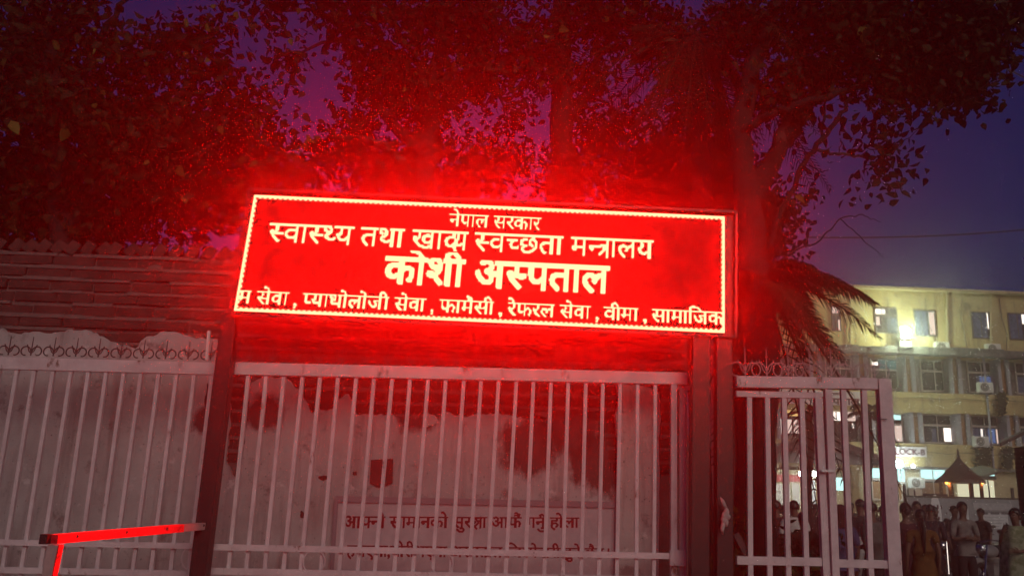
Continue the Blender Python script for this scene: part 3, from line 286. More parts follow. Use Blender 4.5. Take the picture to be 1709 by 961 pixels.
TEXT['H0'] = (93, 20, [2,2,7,3,3,8,4,6,8,5,6,9,6,7,9,7,0,40,7,44,93,8,0,40,8,44,93,9,7,9,9,12,14,9,18,20,9,23,25,9,36,38,9,48,51,9,54,56,9,62,64,9,72,74,9,81,83,9,89,91,10,7,9,10,12,14,10,18,20,10,23,25,10,36,38,10,48,51,10,54,56,10,62,64,10,67,74,10,81,83,10,89,91,11,7,9,11,12,14,11,18,20,11,23,25,11,28,38,11,46,51,11,54,56,11,58,61,11,62,64,11,66,78,11,81,83,11,86,88,11,89,91,12,0,9,12,12,14,12,18,20,12,23,25,12,27,38,12,45,51,12,53,56,12,58,64,12,66,68,12,72,79,12,81,83,12,85,91,13,0,9,13,12,14,13,18,20,13,23,25,13,27,29,13,32,34,13,36,38,13,45,56,13,58,63,13,66,68,13,72,75,13,77,79,13,81,83,13,85,90,14,1,4,14,7,9,14,12,15,14,16,20,14,23,25,14,27,29,14,31,34,14,36,38,14,46,49,14,50,56,14,59,61,14,66,68,14,71,74,14,77,79,14,81,83,14,86,89,15,2,4,15,7,9,15,13,20,15,23,25,15,27,30,15,36,38,15,47,49,15,54,56,15,60,62,15,66,74,15,77,79,15,81,83,15,87,90,16,7,9,16,14,17,16,18,20,16,23,25,16,28,31,16,36,38,16,47,50,16,54,56,16,60,64,16,67,74,16,77,79,16,81,83,16,88,91,17,7,9,17,18,20,17,23,25,17,29,32,17,36,38,17,48,52,17,54,56,17,61,65,17,72,74,17,76,79,17,81,83,17,89,92,18,7,9,18,18,20,18,23,25,18,30,32,18,36,38,18,49,52,18,54,56,18,63,65,18,72,74,18,77,78,18,81,83,18,90,92,19,91,92])
def bits(k):
    w_, h_, runs = TEXT[k]; A = [[0] * w_ for _ in range(h_)]
    for i in range(0, len(runs), 3):
        for c in range(runs[i + 1], runs[i + 2]): A[runs[i]][c] = 1
    return A
def rects(A):                          # merges lit dots into rectangles
    h_, w_ = len(A), len(A[0]); A = [r[:] for r in A]; out = []
    for r in range(h_):
        c = 0
        while c < w_:
            if A[r][c]:
                e = c
                while e < w_ and A[r][e]: e += 1
                q = r + 1
                while q < h_ and all(A[q][c:e]) and (c == 0 or not A[q][c - 1]) and (e == w_ or not A[q][e]):
                    for k in range(c, e): A[q][k] = 0
                    q += 1
                for k in range(c, e): A[r][k] = 0
                out.append((c, r, e, q)); c = e
            else: c += 1
    return out
M_edge = emit('red_led_edge', LED_COL, LED_E * .12)
def lit(o):                            # the sides of the dots glow less than their faces
    o.data.materials.append(M_edge)
    for i, p in enumerate(o.data.polygons): p.material_index = 0 if i % 5 == 0 else 1
    return o
def text_mesh(A, quad, thick):         # quad: TL TR BR BL world points; raised thick towards the viewer
    TLp, TRp, BRp, BLp = quad; h_, w_ = len(A), len(A[0]); mb = MB()
    def P(c, r):
        u, v = c / w_, r / h_
        return TLp * (1 - u) * (1 - v) + TRp * u * (1 - v) + BRp * u * v + BLp * (1 - u) * v
    d = Vector((0, -thick, 0))
    for c, r, e, q in rects(A):
        p = [P(c, q), P(e, q), P(e, r), P(c, r)]
        b = len(mb.v); mb.v += [tuple(x + d) for x in p] + [tuple(x) for x in p]
        mb.f += [(b, b + 1, b + 2, b + 3), (b, b + 4, b + 5, b + 1), (b + 1, b + 5, b + 6, b + 2), (b + 2, b + 6, b + 7, b + 3), (b + 3, b + 7, b + 4, b)]
    return mb

Q = [at(425, 326, YS), at(1209, 362, YS), at(1209, 556, YS), at(391, 519, YS)]
led = thing('led_sign', 'long red glowing LED hospital sign board with lettering and chasing border, on dark posts', 'LED sign', (0, YS, Q[3].z))
O = [at(417, 317, YS), at(1228, 355, YS), at(1227, 562, YS), at(383, 525, YS)]
cs = MB(); bk = Vector((0, .16, 0)); f0 = Vector((0, .02, 0))
cs.hexa([O[3] + f0, O[2] + f0, O[1] + f0, O[0] + f0, O[3] + bk, O[2] + bk, O[1] + bk, O[0] + bk])
cs.build('casing', M_case, led)
rim = MB()
for a, b in ((0, 1), (1, 2), (2, 3), (3, 0)):
    rim.beam(O[a], O[b], .022, .05)
rim.build('rim', M_case, led)
fc = MB(); th = Vector((0, .012, 0))
fc.hexa([Q[3] + th * .2, Q[2] + th * .2, Q[1] + th * .2, Q[0] + th * .2, Q[3] + th, Q[2] + th, Q[1] + th, Q[0] + th])
fc.build('display_face', M_diff, led)
NW, NH = 384, 92
brd = [[0] * NW for _ in range(NH)]
for r in range(NH):
    for c in range(NW):
        dd = min(r, c, NH - 1 - r, NW - 1 - c)
        run = c if dd in (r, NH - 1 - r) else r
        if dd < 2 or (dd == 2 and run % 4 < 2): brd[r][c] = 1
lit(text_mesh(brd, Q, .012).build('border_lights', M_led, led))
for k in ('L1', 'L2', 'L3', 'L4'):
    A = bits(k)
    for r in range(NH):
        for c in range(NW):
            if brd[r][c]: A[r][c] = 0
    lit(text_mesh(A, Q, .012).build('lettering', M_led, led))
# the light the board throws: one lamp for each lit row and each side of the border, in proportion to its lit dots
def qp(u, v): return Q[0] * (1 - u) * (1 - v) + Q[1] * u * (1 - v) + Q[2] * u * v + Q[3] * (1 - u) * v
rows_ = []
for k in ('L1', 'L2', 'L3', 'L4'):
    A = bits(k); rr_ = [r for r in range(NH) if any(A[r])]; cc_ = [c for c in range(NW) if any(A[r][c] for r in rr_)]
    rows_.append((min(cc_) / NW, min(rr_) / NH, (max(cc_) + 1) / NW, (max(rr_) + 1) / NH, sum(map(sum, A))))
bn = sum(map(sum, brd))
rows_ += [(0, 0, 1, .09, bn * .4), (0, .91, 1, 1, bn * .4), (0, .09, .03, .91, bn * .1), (.97, .09, 1, .91, bn * .1)]
tot = sum(q[4] for q in rows_)
for u0, v0, u1, v1, wt in rows_:
    LB = bpy.data.lights.new('led_sign_light', 'AREA'); LB.shape = 'RECTANGLE'; LB.color = (1.0, .0015, .0008)
    um, vm = (u0 + u1) / 2, (v0 + v1) / 2
    ux = qp(u1, vm) - qp(u0, vm); uy = qp(um, v0) - qp(um, v1)
    LB.size, LB.size_y = max(ux.length, .03), max(uy.length, .03); LB.energy = LAMP_E * wt / tot
    lo = bpy.data.objects.new('led_sign_light', LB); C.objects.link(lo); lo.parent = led
    tilt = math.atan2(-ux.z, ux.x) if ux.length > uy.length else -math.atan2(uy.x, uy.z) * -1
    lo.rotation_euler = (R(-90), tilt, 0); lo.location = qp(um, vm) + Vector((0, -.03, 0)) - Vector(led.location)
# column of dim glowing dots imitating the border's reflection in the right rim
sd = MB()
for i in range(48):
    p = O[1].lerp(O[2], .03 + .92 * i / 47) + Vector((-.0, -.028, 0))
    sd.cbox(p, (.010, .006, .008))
sd.build('side_reflections', M_reflect_dot, led)

BR = random.Random(17)
def vbar(mb, top, bot, Y, wid, dep, zbot=None):
    jit = .9 if wid < .04 else .3
    top = (top[0] + BR.uniform(-jit, jit) * .6, top[1]); bot = (bot[0] + BR.uniform(-jit, jit), bot[1])
    a, b = at(*top, Y), at(*bot, Y)
    if zbot is not None:
        t = (zbot - a.z) / (b.z - a.z); b = a + (b - a) * t
    mb.beam(a, b, wid, dep)
def post(px_t, py_t, px_b, py_b, Y, wid, label, ztop=None):
    a, b = at(px_t, py_t, Y), at(px_b, py_b, Y)
    b = a + (b - a) * ((0 - a.z) / (b.z - a.z))
    t = thing('sign_post', label, 'post', (b.x, Y, 0), 'steel posts carrying the sign')
    m = MB(); m.beam(b + Vector((0, 0, 0.0)), a, wid, wid); m.build('shaft', M_dark, t)
    m = MB(); m.cbox((b.x, Y, .01), (wid * 2, wid * 2, .02)); m.build('base_plate', M_dark, t)
    return t
px = m_per_px(YS)
post(386, 523, 340, 905, YS + .07, .118, 'leaning dark steel post under the left end of the red sign')
post(1168, 560, 1166, 905, YS + .07, .138, 'broad dark steel post under the right end of the red sign, beside the gate frame')
post(1206, 556, 1207, 905, YS + .07, .126, 'dark steel post nearest the wicket gate with a white rag tied to it')
bag = MB()
pr = random.Random(3)
c0 = at(1210, 858, YS - .05)
for k in range(5):
    bag.ellipsoid(c0 + Vector((pr.uniform(-.02, .025), -.01, pr.uniform(-.06, .03))), (.016 + pr.random() * .014, .02, .02 + pr.random() * .022), 8, 6)
bag.tube([c0 + Vector((0, 0, .05)), c0 + Vector((-.02, -.02, .1)), c0 + Vector((-.035, 0, .13))], [.02, .014, .004], 6)
bag.tube([c0 + Vector((-.01, 0, -.05)), c0 + Vector((-.03, -.02, -.11)), c0 + Vector((-.02, 0, -.15))], [.02, .016, .005], 6)
tag(bag.build('cloth_rag', mat('grey_white_cloth', (.42, .40, .38), .9, noise=.3, nscale=30), smooth=True, loc=c0), 'crumpled whitish rag knotted round the dark post beside the wicket gate', 'rag')

# wrought iron scroll ornament: two facing C curls and a spike, in a plane
def scroll(parent, p, s, mtl, kind=0):
    m = MB()
    m.tube([p, p + Vector((0, 0, 1.35 * s))], [.006, .003], 5)
    for sg in (-1, 1):
        pts = []
        for i in range(15):
            a = i / 14 * 1.55 * math.pi
            r_ = s * (.36 - .10 * i / 14)
            pts.append(p + Vector((sg * (s * .40 - r_ * math.cos(a)) , 0, s * .30 + r_ * math.sin(a) * 1.05)))
        m.tube(pts, .0055, 5)
        if kind: m.tube([p + Vector((0, 0, .02)), p + Vector((sg * s * .16, 0, s * .3)), p + Vector((sg * s * .34, 0, s * .78))], .0045, 4)
    m.build('scroll', mtl, parent)
def ring(parent, p, r_, mtl):
    m = MB(); m.tube([p + Vector((r_ * math.cos(a), 0, r_ * math.sin(a))) for a in [2 * math.pi * i / 18 for i in range(19)]], .006, 5); m.build('ring', mtl, parent)

# --- left fence panel
fl = thing('steel_fence', 'white barred steel fence panel left of the leaning sign post, scrolls on its top rail', 'fence', (at(180, 900, YG).x, YG, 0))
m = MB(); m.beam(at(-260, 599, YG), at(366, 615.5, YG), .098, .05); m.build('top_rail', M_white, fl)
tops = [-62, -32, -1, 29, 59, 89.5, 119.5, 148.5, 178.5, 208.3, 236.5, 266, 295.8, 325.5, 355]
for k, x in enumerate(tops):
    lean = -.176 + (x + 30) * .000150
    m = MB(); vbar(m, (x, 617), (x + lean * 285, 902), YG, .028, .028, .35); m.build('bar', M_white, fl)
m = MB(); m.beam(at(-260, 899, YG - .02), at(345, 911, YG - .02), .042, .04); m.build('middle_rail', M_white, fl)
m = MB(); m.beam(at(-260, 945, YG - .02), at(340, 957, YG - .02), .045, .04); m.build('lower_rail', M_white, fl)
m = MB(); m.beam(at(-260, 952, YG) * 1 + Vector((0, 0, -.75)), at(338, 960, YG) + Vector((0, 0, -.75)), .06, .05); m.build('bottom_rail', M_white, fl)
for i in range(11):
    x = -24 + i * 37.5
    scroll(fl, at(x, 592 + x * .024, YG), .115, M_iron, 1)
ring(fl, at(325, 930, YG - .03), .10, M_white)
m = MB(); m.beam(at(345, 600, YG - .03), at(349, 552, YG - .03), .022, .02); m.build('rod', mat('pale_paint', (.75, .72, .7), .6), fl)

# --- middle sliding gate
gm = thing('sliding_gate', 'wide white barred sliding gate directly under the glowing red sign', 'gate', (at(750, 900, YG).x, YG, 0))
m = MB(); m.beam(at(394, 615, YG), at(1146, 632, YG), .100, .064); m.build('top_rail', M_white, gm)
bt = [415.6, 445.3, 475, 505.1, 535.3, 565, 595.1, 624.8, 654.6, 684.7, 714.8, 744.5, 774.7, 803, 832.7, 861.6, 890.6, 919.5, 948.9, 977.8, 1006.4, 1034.6, 1064.3, 1092.9]
bb = [384.7, 414.4, 445.3, 476.2, 505.9, 538.7, 568.8, 599.7, 629.5, 660.3, 692.4, 724, 754.7, 785.2, 815.3, 846.2, 877.1, 909.9, 939.6, 970.5, 999.5, 1030.3, 1061.2, 1092.1]
for a, b in zip(bt, bb):
    ya = 623 + (a - 395) * .0235; yb = 912 + (b - 355) * .0183
    m = MB(); vbar(m, (a, ya), (b, yb), YG, .030, .030, .35); m.build('bar', M_white, gm)
m = MB(); m.beam(at(348, 912, YG - .02), at(1118, 927, YG - .02), .046, .04); m.build('middle_rail', M_white, gm)
m = MB(); m.beam(at(345, 952, YG - .02), at(1118, 967, YG - .02), .05, .04); m.build('lower_rail', M_white, gm)
m = MB(); m.beam(at(340, 957, YG) + Vector((0, 0, -.75)), at(1118, 970, YG) + Vector((0, 0, -.75)), .06, .05); m.build('bottom_rail', M_white, gm)
m = MB(); vbar(m, (1124, 640), (1124, 922), YG, .05, .06, .3); m.build('end_stile', M_white, gm)
m = MB(); vbar(m, (1139, 650), (1139, 922), YG + .034, .055, .05, .3); m.beam(at(1130, 646, YG + .03), at(1150, 647, YG + .03), .035, .044); m.build('latch_stile', M_white, gm)
m = MB(); m.cbox(at(1131, 930, YG - .03), (.13, .05, .12)); m.build('hinge_plate', M_white, gm)
for i in range(19):
    x = 415 + i * 38.6
    scroll(gm, at(x, 606 + (x - 395) * .0225, YG), .115, M_iron, 1)
for x in (524, 738): ring(gm, at(x, 936 + (x - 500) * .018, YG - .03), .085, M_white)

# --- right wicket gate
gr = thing('wicket_gate', 'narrow white two leaf gate with curled scrolls on top, in front of the hospital yard', 'gate', (at(1365, 900, YG).x, YG, 0))
YR = YG
m = MB(); m.beam(at(1228, 637, YR), at(1462, 640.6, YR), .095, .07); m.build('top_rail', M_white, gr)
m = MB(); vbar(m, (1473.5, 633), (1490.5, 940), YR + .005, .112, .085, 0.0); m.build('pillar', M_white, gr)
leaf = MB(); leaf.beam(at(1228, 657, YR + .03), at(1366, 660, YR + .03), .050, .052); leaf.build('leaf_top_rail', M_white, gr)
for (a, b, wd, nm) in (((1250, 662), (1252, 931), .042, 'bar'), ((1280, 662), (1284, 931), .042, 'bar'), ((1308, 662), (1315, 931), .042, 'bar'), ((1337, 662), (1345, 931), .042, 'bar'),
                       ((1364, 656), (1377, 936), .062, 'stile'), ((1381, 650), (1393, 940), .060, 'stile'), ((1406.5, 650), (1419, 936), .045, 'bar'), ((1441, 650), (1452, 936), .045, 'bar')):
    m = MB(); vbar(m, a, b, YR + (.03 if a[0] < 1370 else 0), wd, .04 if nm == 'bar' else .060, .12); m.build(nm, M_white, gr)
m = MB(); m.beam(at(1229, 934, YR + .03), at(1370, 936.8, YR + .03), .065, .052); m.build('middle_rail', M_white, gr)
m = MB(); m.beam(at(1390, 939, YR), at(1484, 941, YR), .062, .052); m.build('middle_rail', M_white, gr)
m = MB(); m.beam(at(1228, 890, YR + .05), at(1251, 935, YR + .05), .05, .03); m.build('brace', M_iron, gr)
m = MB(); m.beam(at(1370, 785, YR - .03), at(1392, 785.5, YR - .03), .02, .03); m.build('bolt', mat('bare_steel', (.6, .6, .6), .3, metal=.8), gr)
m = MB(); m.beam(at(1470, 699, YR - .055), at(1480, 699.5, YR - .055), .006, .01); m.build('slot', M_dark, gr)
for i in range(7):
    x = 1244 + i * 36
    scroll(gr, at(x, 628 + (x - 1228) * .015, YR), .19, mat('painted_iron', (.34, .27, .28), .6) if i == 0 else bpy.data.materials['painted_iron'], 1)

# ---------------------------------------------------------------- boundary wall
M_brick = mat('old_brick', (.105, .042, .037), .9, col2=(.05, .022, .019), nscale=5, bump=.6, bscale=35)
M_mort = mat('mortar', (.17, .12, .112), .95, noise=.3, nscale=10, bump=.5, bscale=40)
WC = Vector(((at(-420, 600, YW).x + at(1150, 760, YW).x) / 2, YW, 0))
M_plas = plaster('peeling_grey_plaster', (.50, .46, .45), (.36, .32, .31), (.17, .12, .115), 1.0, [(tuple(at(x, y, YW) - WC), r_ / FOC * YW) for x, y, r_ in ((885, 745, 62), (1005, 770, 62), (950, 700, 75), (440, 690, 40), (345, 700, 26), (700, 690, 40))])
M_plas2 = plaster('pale_plaster', (.58, .52, .49), (.44, .39, .37), (.20, .15, .14))
ztop = at(150, 397, YW).z; xl = at(-420, 600, YW).x; xr = at(1150, 760, YW).x
wall = thing('boundary_wall', 'old boundary wall of bare brick above peeling grey plaster, behind the barred fence', 'wall', ((xl + xr) / 2, YW, 0))
m = MB(); m.box(xl, xr, YW + .055, YW + .28, 0, ztop - .14); m.build('core', M_mort, wall)
br = MB(); crs = .112; z = at(300, 700, YW).z - .35; k = 0; wr = random.Random(5)
while z < ztop - .16:
    x = xl + .02 - (.17 if k % 2 else 0)
    while x < xr - .06:
        L = .33 + wr.uniform(-.03, .03)
        e = wr.uniform(-.012, .016)
        x1 = min(x + L, xr - .02)
        if wr.random() > .04:
            br.hexa([(max(x, xl), YW + .03 - e, z + wr.uniform(0, .014)), (x1, YW + .03 - e, z + wr.uniform(0, .014)), (x1, YW + .03 - e, z + crs - .024 + wr.uniform(-.014, .006)), (max(x, xl), YW + .03 - e, z + crs - .024 + wr.uniform(-.014, .006)),
                     (max(x, xl), YW + .10, z), (x1, YW + .10, z), (x1, YW + .10, z + crs - .022), (max(x, xl), YW + .10, z + crs - .022)])
        x += L + .018
    z += crs; k += 1
br.build('brick_courses', M_brick, wall)
jm = MB(); z = at(300, 700, YW).z - .35
while z < ztop - .2:                   # squeezed-out mortar beds and daubs, uneven along the wall
    x = xl + .05
    while x < xr - .3:
        L = wr.uniform(.12, .55)
        if wr.random() < .72:
            d0, d1, d2 = wr.uniform(-.004, .014), wr.uniform(-.004, .014), wr.uniform(.0, .010)
            zt_ = z + crs - .022
            jm.hexa([(x, YW + .03 - d0, zt_ - wr.uniform(0, .008)), (x + L, YW + .03 - d1, zt_ - wr.uniform(0, .008)), (x + L, YW + .036 - d1, zt_ + .022 + d2), (x, YW + .036 - d0, zt_ + .022 + d2), (x, YW + .09, zt_), (x + L, YW + .09, zt_), (x + L, YW + .09, zt_ + .02), (x, YW + .09, zt_ + .02)])
        x += L + .004
    z += crs
for _ in range(26):
    cx_, cz_ = wr.uniform(xl + .2, xr - .3), wr.uniform(1.6, ztop - .25); n_ = 11; rr_ = wr.uniform(.025, .07)
    jm.poly([Vector((cx_ + rr_ * 1.5 * wr.uniform(.6, 1.2) * math.cos(-2 * math.pi * i / n_), YW + .012 + wr.uniform(-.003, .003), cz_ + rr_ * .55 * wr.uniform(.6, 1.2) * math.sin(-2 * math.pi * i / n_))) for i in range(n_)], (0, .05, 0))
jm.build('mortar_daubs', M_mort, wall)
cp = MB(); x = xl + .1
while x < xr - .1:                    # dog-tooth course of bricks set on the skew
    cp.cbox((x, YW + .15, ztop - .085), (.085, .24, .125), Matrix.Rotation(R(24 + wr.uniform(-9, 9)), 3, 'Z') @ Matrix.Rotation(R(28 + wr.uniform(-9, 9)), 3, 'Y'))
    x += .128 + wr.uniform(-.012, .014)
cp.build('coping', M_brick, wall)
# plaster coat with a ragged upper edge, thick enough to throw a lip
edge = [(-420, 548), (-120, 545), (0, 548), (30, 556), (60, 551), (85, 556), (118, 549), (150, 552), (165, 560), (200, 574), (225, 580), (245, 562), (285, 552), (305, 560), (345, 566), (372, 566), (380, 612), (384, 700), (376, 770), (392, 800), (408, 745), (418, 640), (440, 628), (480, 632),
        (505, 660), (520, 690), (545, 680), (560, 668), (580, 655), (595, 690), (640, 692), (690, 697), (740, 688), (780, 694), (800, 690), (845, 692), (880, 697), (905, 705), (930, 698), (955, 690), (975, 694), (995, 705), (1012, 740), (1022, 800), (1034, 845)]
er = random.Random(11); E2 = []
for (a, b) in zip(edge, edge[1:]):
    n_ = max(2, int(math.hypot(b[0] - a[0], b[1] - a[1]) / 5.5))
    for i in range(n_):
        t = i / n_; E2.append((a[0] + (b[0] - a[0]) * t + er.uniform(-1.5, 1.5), a[1] + (b[1] - a[1]) * t + er.uniform(-2.6, 2.6)))
E2.append(edge[-1])
top = [at(x, y, YW) for x, y in E2]
pl = MB(); pts = top + [Vector((top[-1].x, YW, 0.0)), Vector((top[0].x, YW, 0.0))]
pl.poly(list(reversed(pts)), (0, .045, 0))
pl.build('plaster_coat', M_plas, wall)
for (cx_, cy_, rw, rh) in ((545, 672, 18, 12), (438, 664, 5, 4), (540, 797, 9, 4), (505, 858, 5, 6), (718, 700, 16, 14), (592, 790, 4, 4), (350, 672, 10, 30)):
    n_ = 16; pp = []
    for i in range(n_):
        a = 2 * math.pi * i / n_; q = er.uniform(.6, 1.2)
        pp.append(at(cx_ + rw * q * math.cos(a), cy_ + rh * q * math.sin(a), YW - .004))
    m = MB(); m.poly(pp, (0, .0035, 0)); m.build('plaster_flake' if cx_ == 718 else 'plaster_scar', M_plas2 if cx_ == 718 else M_brick, wall)
hp = MB(); hp.poly([at(x, y, YW - .010) for x, y in ((617, 806), (628, 812), (636, 814), (655, 806), (656, 765), (636, 766), (619, 767))], (0, .009, 0))
tag(hp.build('metal_plate', mat('dark_red_plate', (.13, .02, .018), .6, noise=.3, nscale=12), loc=at(636, 790, YW - .01)), 'small square dark red plate on the plaster wall above the painted notice', 'plate')
pi = MB(); pp = [(1030, 640), (1036, 668), (1028, 690), (1032, 760), (1030, 850), (1026, 990), (1098, 990), (1101, 845), (1099, 742), (1103, 690), (1100, 655), (1094, 650), (1080, 645), (1062, 642)]
P2 = []
for (a, b) in zip(pp, pp[1:] + pp[:1]):
    for i in range(5): P2.append(at(a[0] + (b[0] - a[0]) * i / 5 + er.uniform(-1.2, 1.2), a[1] + (b[1] - a[1]) * i / 5 + er.uniform(-1.2, 1.2), YW - .10))
zb = min(p.z for p in P2); P2 = [Vector((p.x, p.y, 0 if p.z < zb + .12 else p.z)) for p in P2]
pi.poly(P2, (0, .13, 0)); pi.build('pilaster', M_plas2, wall)
# painted notice
YN = YW - .03
nb = thing('painted_notice', 'pale notice board lettered in red, fixed low on the wall behind the sliding gate', 'notice', tuple(at(800, 890, YN)))
nq = [(564, 836), (1026, 846), (1026, 960), (556, 950)]
m = MB(); m.poly([at(x, y, YN) for x, y in reversed(nq)], (0, .028, 0)); m.build('board', mat('notice_paint', (.56, .46, .47), .7, noise=.18, nscale=5), nb)
M_trim = mat('notice_trim', (.30, .22, .24), .7)
m = MB(); m.beam(at(560, 832, YN), at(1030, 842, YN), .05, .035); m.beam(at(552, 954, YN), at(1030, 964, YN), .04, .035); m.beam(at(562, 837, YN), at(554, 950, YN), .03, .035); m.beam(at(1030, 846, YN), at(1030, 960, YN), .05, .035); m.build('frame', M_trim, nb)
M_redpaint = mat('red_lettering', (.24, .004, .010), .6)
q1 = [at(575, 849, YN), at(967, 853, YN), at(967, 887, YN), at(572, 889, YN)]
text_mesh(bits('B1'), q1, .003).build('lettering', M_redpaint, nb)
q2 = [at(580, 898, YN), at(1017, 905, YN), at(1017, 937, YN), at(578, 936, YN)]
text_mesh(bits('B2'), q2, .003).build('lettering', M_redpaint, nb)

# ---------------------------------------------------------------- barrier bracket in the foreground
a0, a1 = at(90, 899, 5.6), at(354, 876, 6.98)
ba = thing('road_barrier', 'L shaped steel barrier with arm painted as if lit red in the left foreground', 'barrier', (a0.x, a0.y, 0))
M_bar = weathered('barrier_paint', (.40, .32, .31), (.30, .24, .23), (.12, .07, .05))
M_redglow = mat('painted_red_glow', (.70, .02, .03), .4, col2=(.22, .01, .012), nscale=11, lo=.30, hi=.48, bump=.3, bscale=40)  # the sign's red light on the barrier, painted into its colour
sp = a0.lerp(a1, .76); 
m = MB(); m.beam(a0, sp, .060, .054, (0, 0, 1)); m.build('arm', M_redglow, ba)
m = MB(); m.beam(sp, a1, .056, .050, (0, 0, 1)); m.build('arm_end', M_bar, ba)
m = MB(); m.cbox(a0 + Vector((-.043, -.01, 0)), (.045, .06, .058)); m.build('end_cap', M_dark, ba)
for tt_ in (.12, .40, .66, .93):
    q_ = a0.lerp(a1, tt_) + Vector((.012, -.030, .006)); m = MB(); m.tube([q_, q_ + Vector((.004, -.014, 0))], .010, 8); m.build('bolt', M_dark, ba)
pb = at(86, 961, 5.6); dv = (pb - at(93, 905, 5.6)); pt = at(93, 908, 5.6); 
m = MB(); m.beam(pt, Vector((pt.x - .05, 5.6, 0)), .062, .062); m.build('post', M_bar, ba)
m = MB(); m.beam(pt + Vector((.036, -.010, 0)), Vector((pt.x - .05 + .036, 5.59, .3)), .008, .055); m.build('red_lit_strip', M_redglow, ba)
m = MB(); m.cbox((pt.x - .05, 5.6, .012), (.2, .2, .024)); m.build('base_plate', M_dark, ba)

# ---------------------------------------------------------------- hospital building
YB = 48.0
def zb(py, px=1600, Y=YB): return at(px, py, Y).z
M_yel = plaster('yellow_limewash', (.50, .41, .19), (.40, .32, .15), (.19, .15, .085), .28)
M_yel2 = plaster('pale_yellow_wall', (.46, .38, .23), (.38, .31, .18), (.20, .16, .10), .35)
M_grey = mat('grey_pilaster_paint', (.31, .30, .32), .8, noise=.2, nscale=1.5)
M_brown = mat('orange_brown_paint', (.30, .15, .06), .8, noise=.3, nscale=2)
M_slab = mat('mossy_slab_edge', (.22, .21, .19), .9, col2=(.08, .075, .07), nscale=1.5, bump=.4)
M_dglass = mat('dark_window_glass', (.035, .028, .03), .12, noise=.3, nscale=.9)
M_frame = mat('window_frame_wood', (.10, .075, .06), .6)
M_fram2 = mat('pale_window_frame', (.42, .38, .33), .6)
M_cur = mat('blue_curtain', (.10, .13, .26), .8, noise=.6, nscale=6)
M_curl = emit('lit_blue_curtain', (.16, .28, .62), .55)
M_litw = emit('lit_room_white', (1.0, .90, .80), 1.7)
M_lity = emit('lit_room_yellow', (.95, .62, .22), .8)
M_litc = emit('lit_room_cyan', (.55, .95, .92), 1.3)
M_litp = emit('lit_room_pink', (.95, .72, .62), .8)
M_teal = emit('lit_teal_pane', (.03, .16, .17), .6)
bl = thing('hospital_building', 'four storey yellow hospital block with window bays, behind the wicket gate and the yard', 'building', (gx(1600, YB), YB, 0))
XL, XR = gx(1225, YB, 600), gx(1990, YB, 600)
zr, zl1, zl2, z2b, zb1, z1b, zb0 = zb(489), zb(586), zb(597), zb(657), zb(690), zb(742), zb(780)
m = MB(); m.box(XL, XR, YB, YB + 9, zl2, zr); m.build('top_wall', M_yel, bl)
m = MB(); m.box(XL - .3, XR, YB - .35, YB + 9, zr, zr + .16); m.build('roof_slab', M_yel2, bl)
m = MB(); sr = random.Random(2)
x = XL - .2
while x < XR:
    x2 = x + sr.uniform(.5, 1.4); m.box(x, x2 - .004, YB - .75 - sr.uniform(0, .05), YB + .3, zl2 + .002 + sr.uniform(0, .05), zl1 + sr.uniform(-.05, .07)); x = x2
m.build('ledge', M_slab, bl)
YI = YB + .85
m = MB(); m.box(XL, XR, YI, YB + 9, zb0, zl2 - .004); m.build('middle_wall', plaster('recess_shade_wall', (.24, .20, .17), (.18, .15, .13), (.09, .075, .07), .35), bl)  # recessed storeys coloured darker to deepen the recess shade
m = MB(); m.box(XL, XR, YB - .1, YI - .004, zb1, z2b); m.build('spandrel', M_yel, bl)
m = MB(); m.box(XL, XR, YB - .1, YI - .004, zb0, z1b); m.build('spandrel', M_yel, bl)
m = MB(); m.box(XL, XR, YB + .25, YB + 9, 0, zb0 - .004); m.build('ground_wall', M_yel2, bl)
m = MB(); m.box(XL, XR, YB - .25, YB + .2, zb0 - .14, zb0 - .008); m.build('string_course', M_slab, bl)
# pilasters: grey, orange brown, grey between the bays
for (px, ht) in ((1596, 'a'), (1676.5, 'a'), (1518, 'a'), (1440, 'a'), (1362, 'a'), (1758, 'a'), (1284, 'a')):
    for (z0_, z1_, dx) in ((z2b, zl2, 0), (z1b, zb1, 6)):
        xc = gx(px + dx, YB, 640)
        for o, wd, mt, nm in ((-.26, .20, M_grey, 'pilaster'), (0, .30, M_brown, 'pilaster_panel'), (.26, .20, M_grey, 'pilaster')):
            m = MB(); m.box(xc + o - wd / 2, xc + o + wd / 2, YB - (.06 if mt is M_grey else -.10), YI - .005, z0_ + .004, z1_ - .006); m.build(nm, mt, bl)
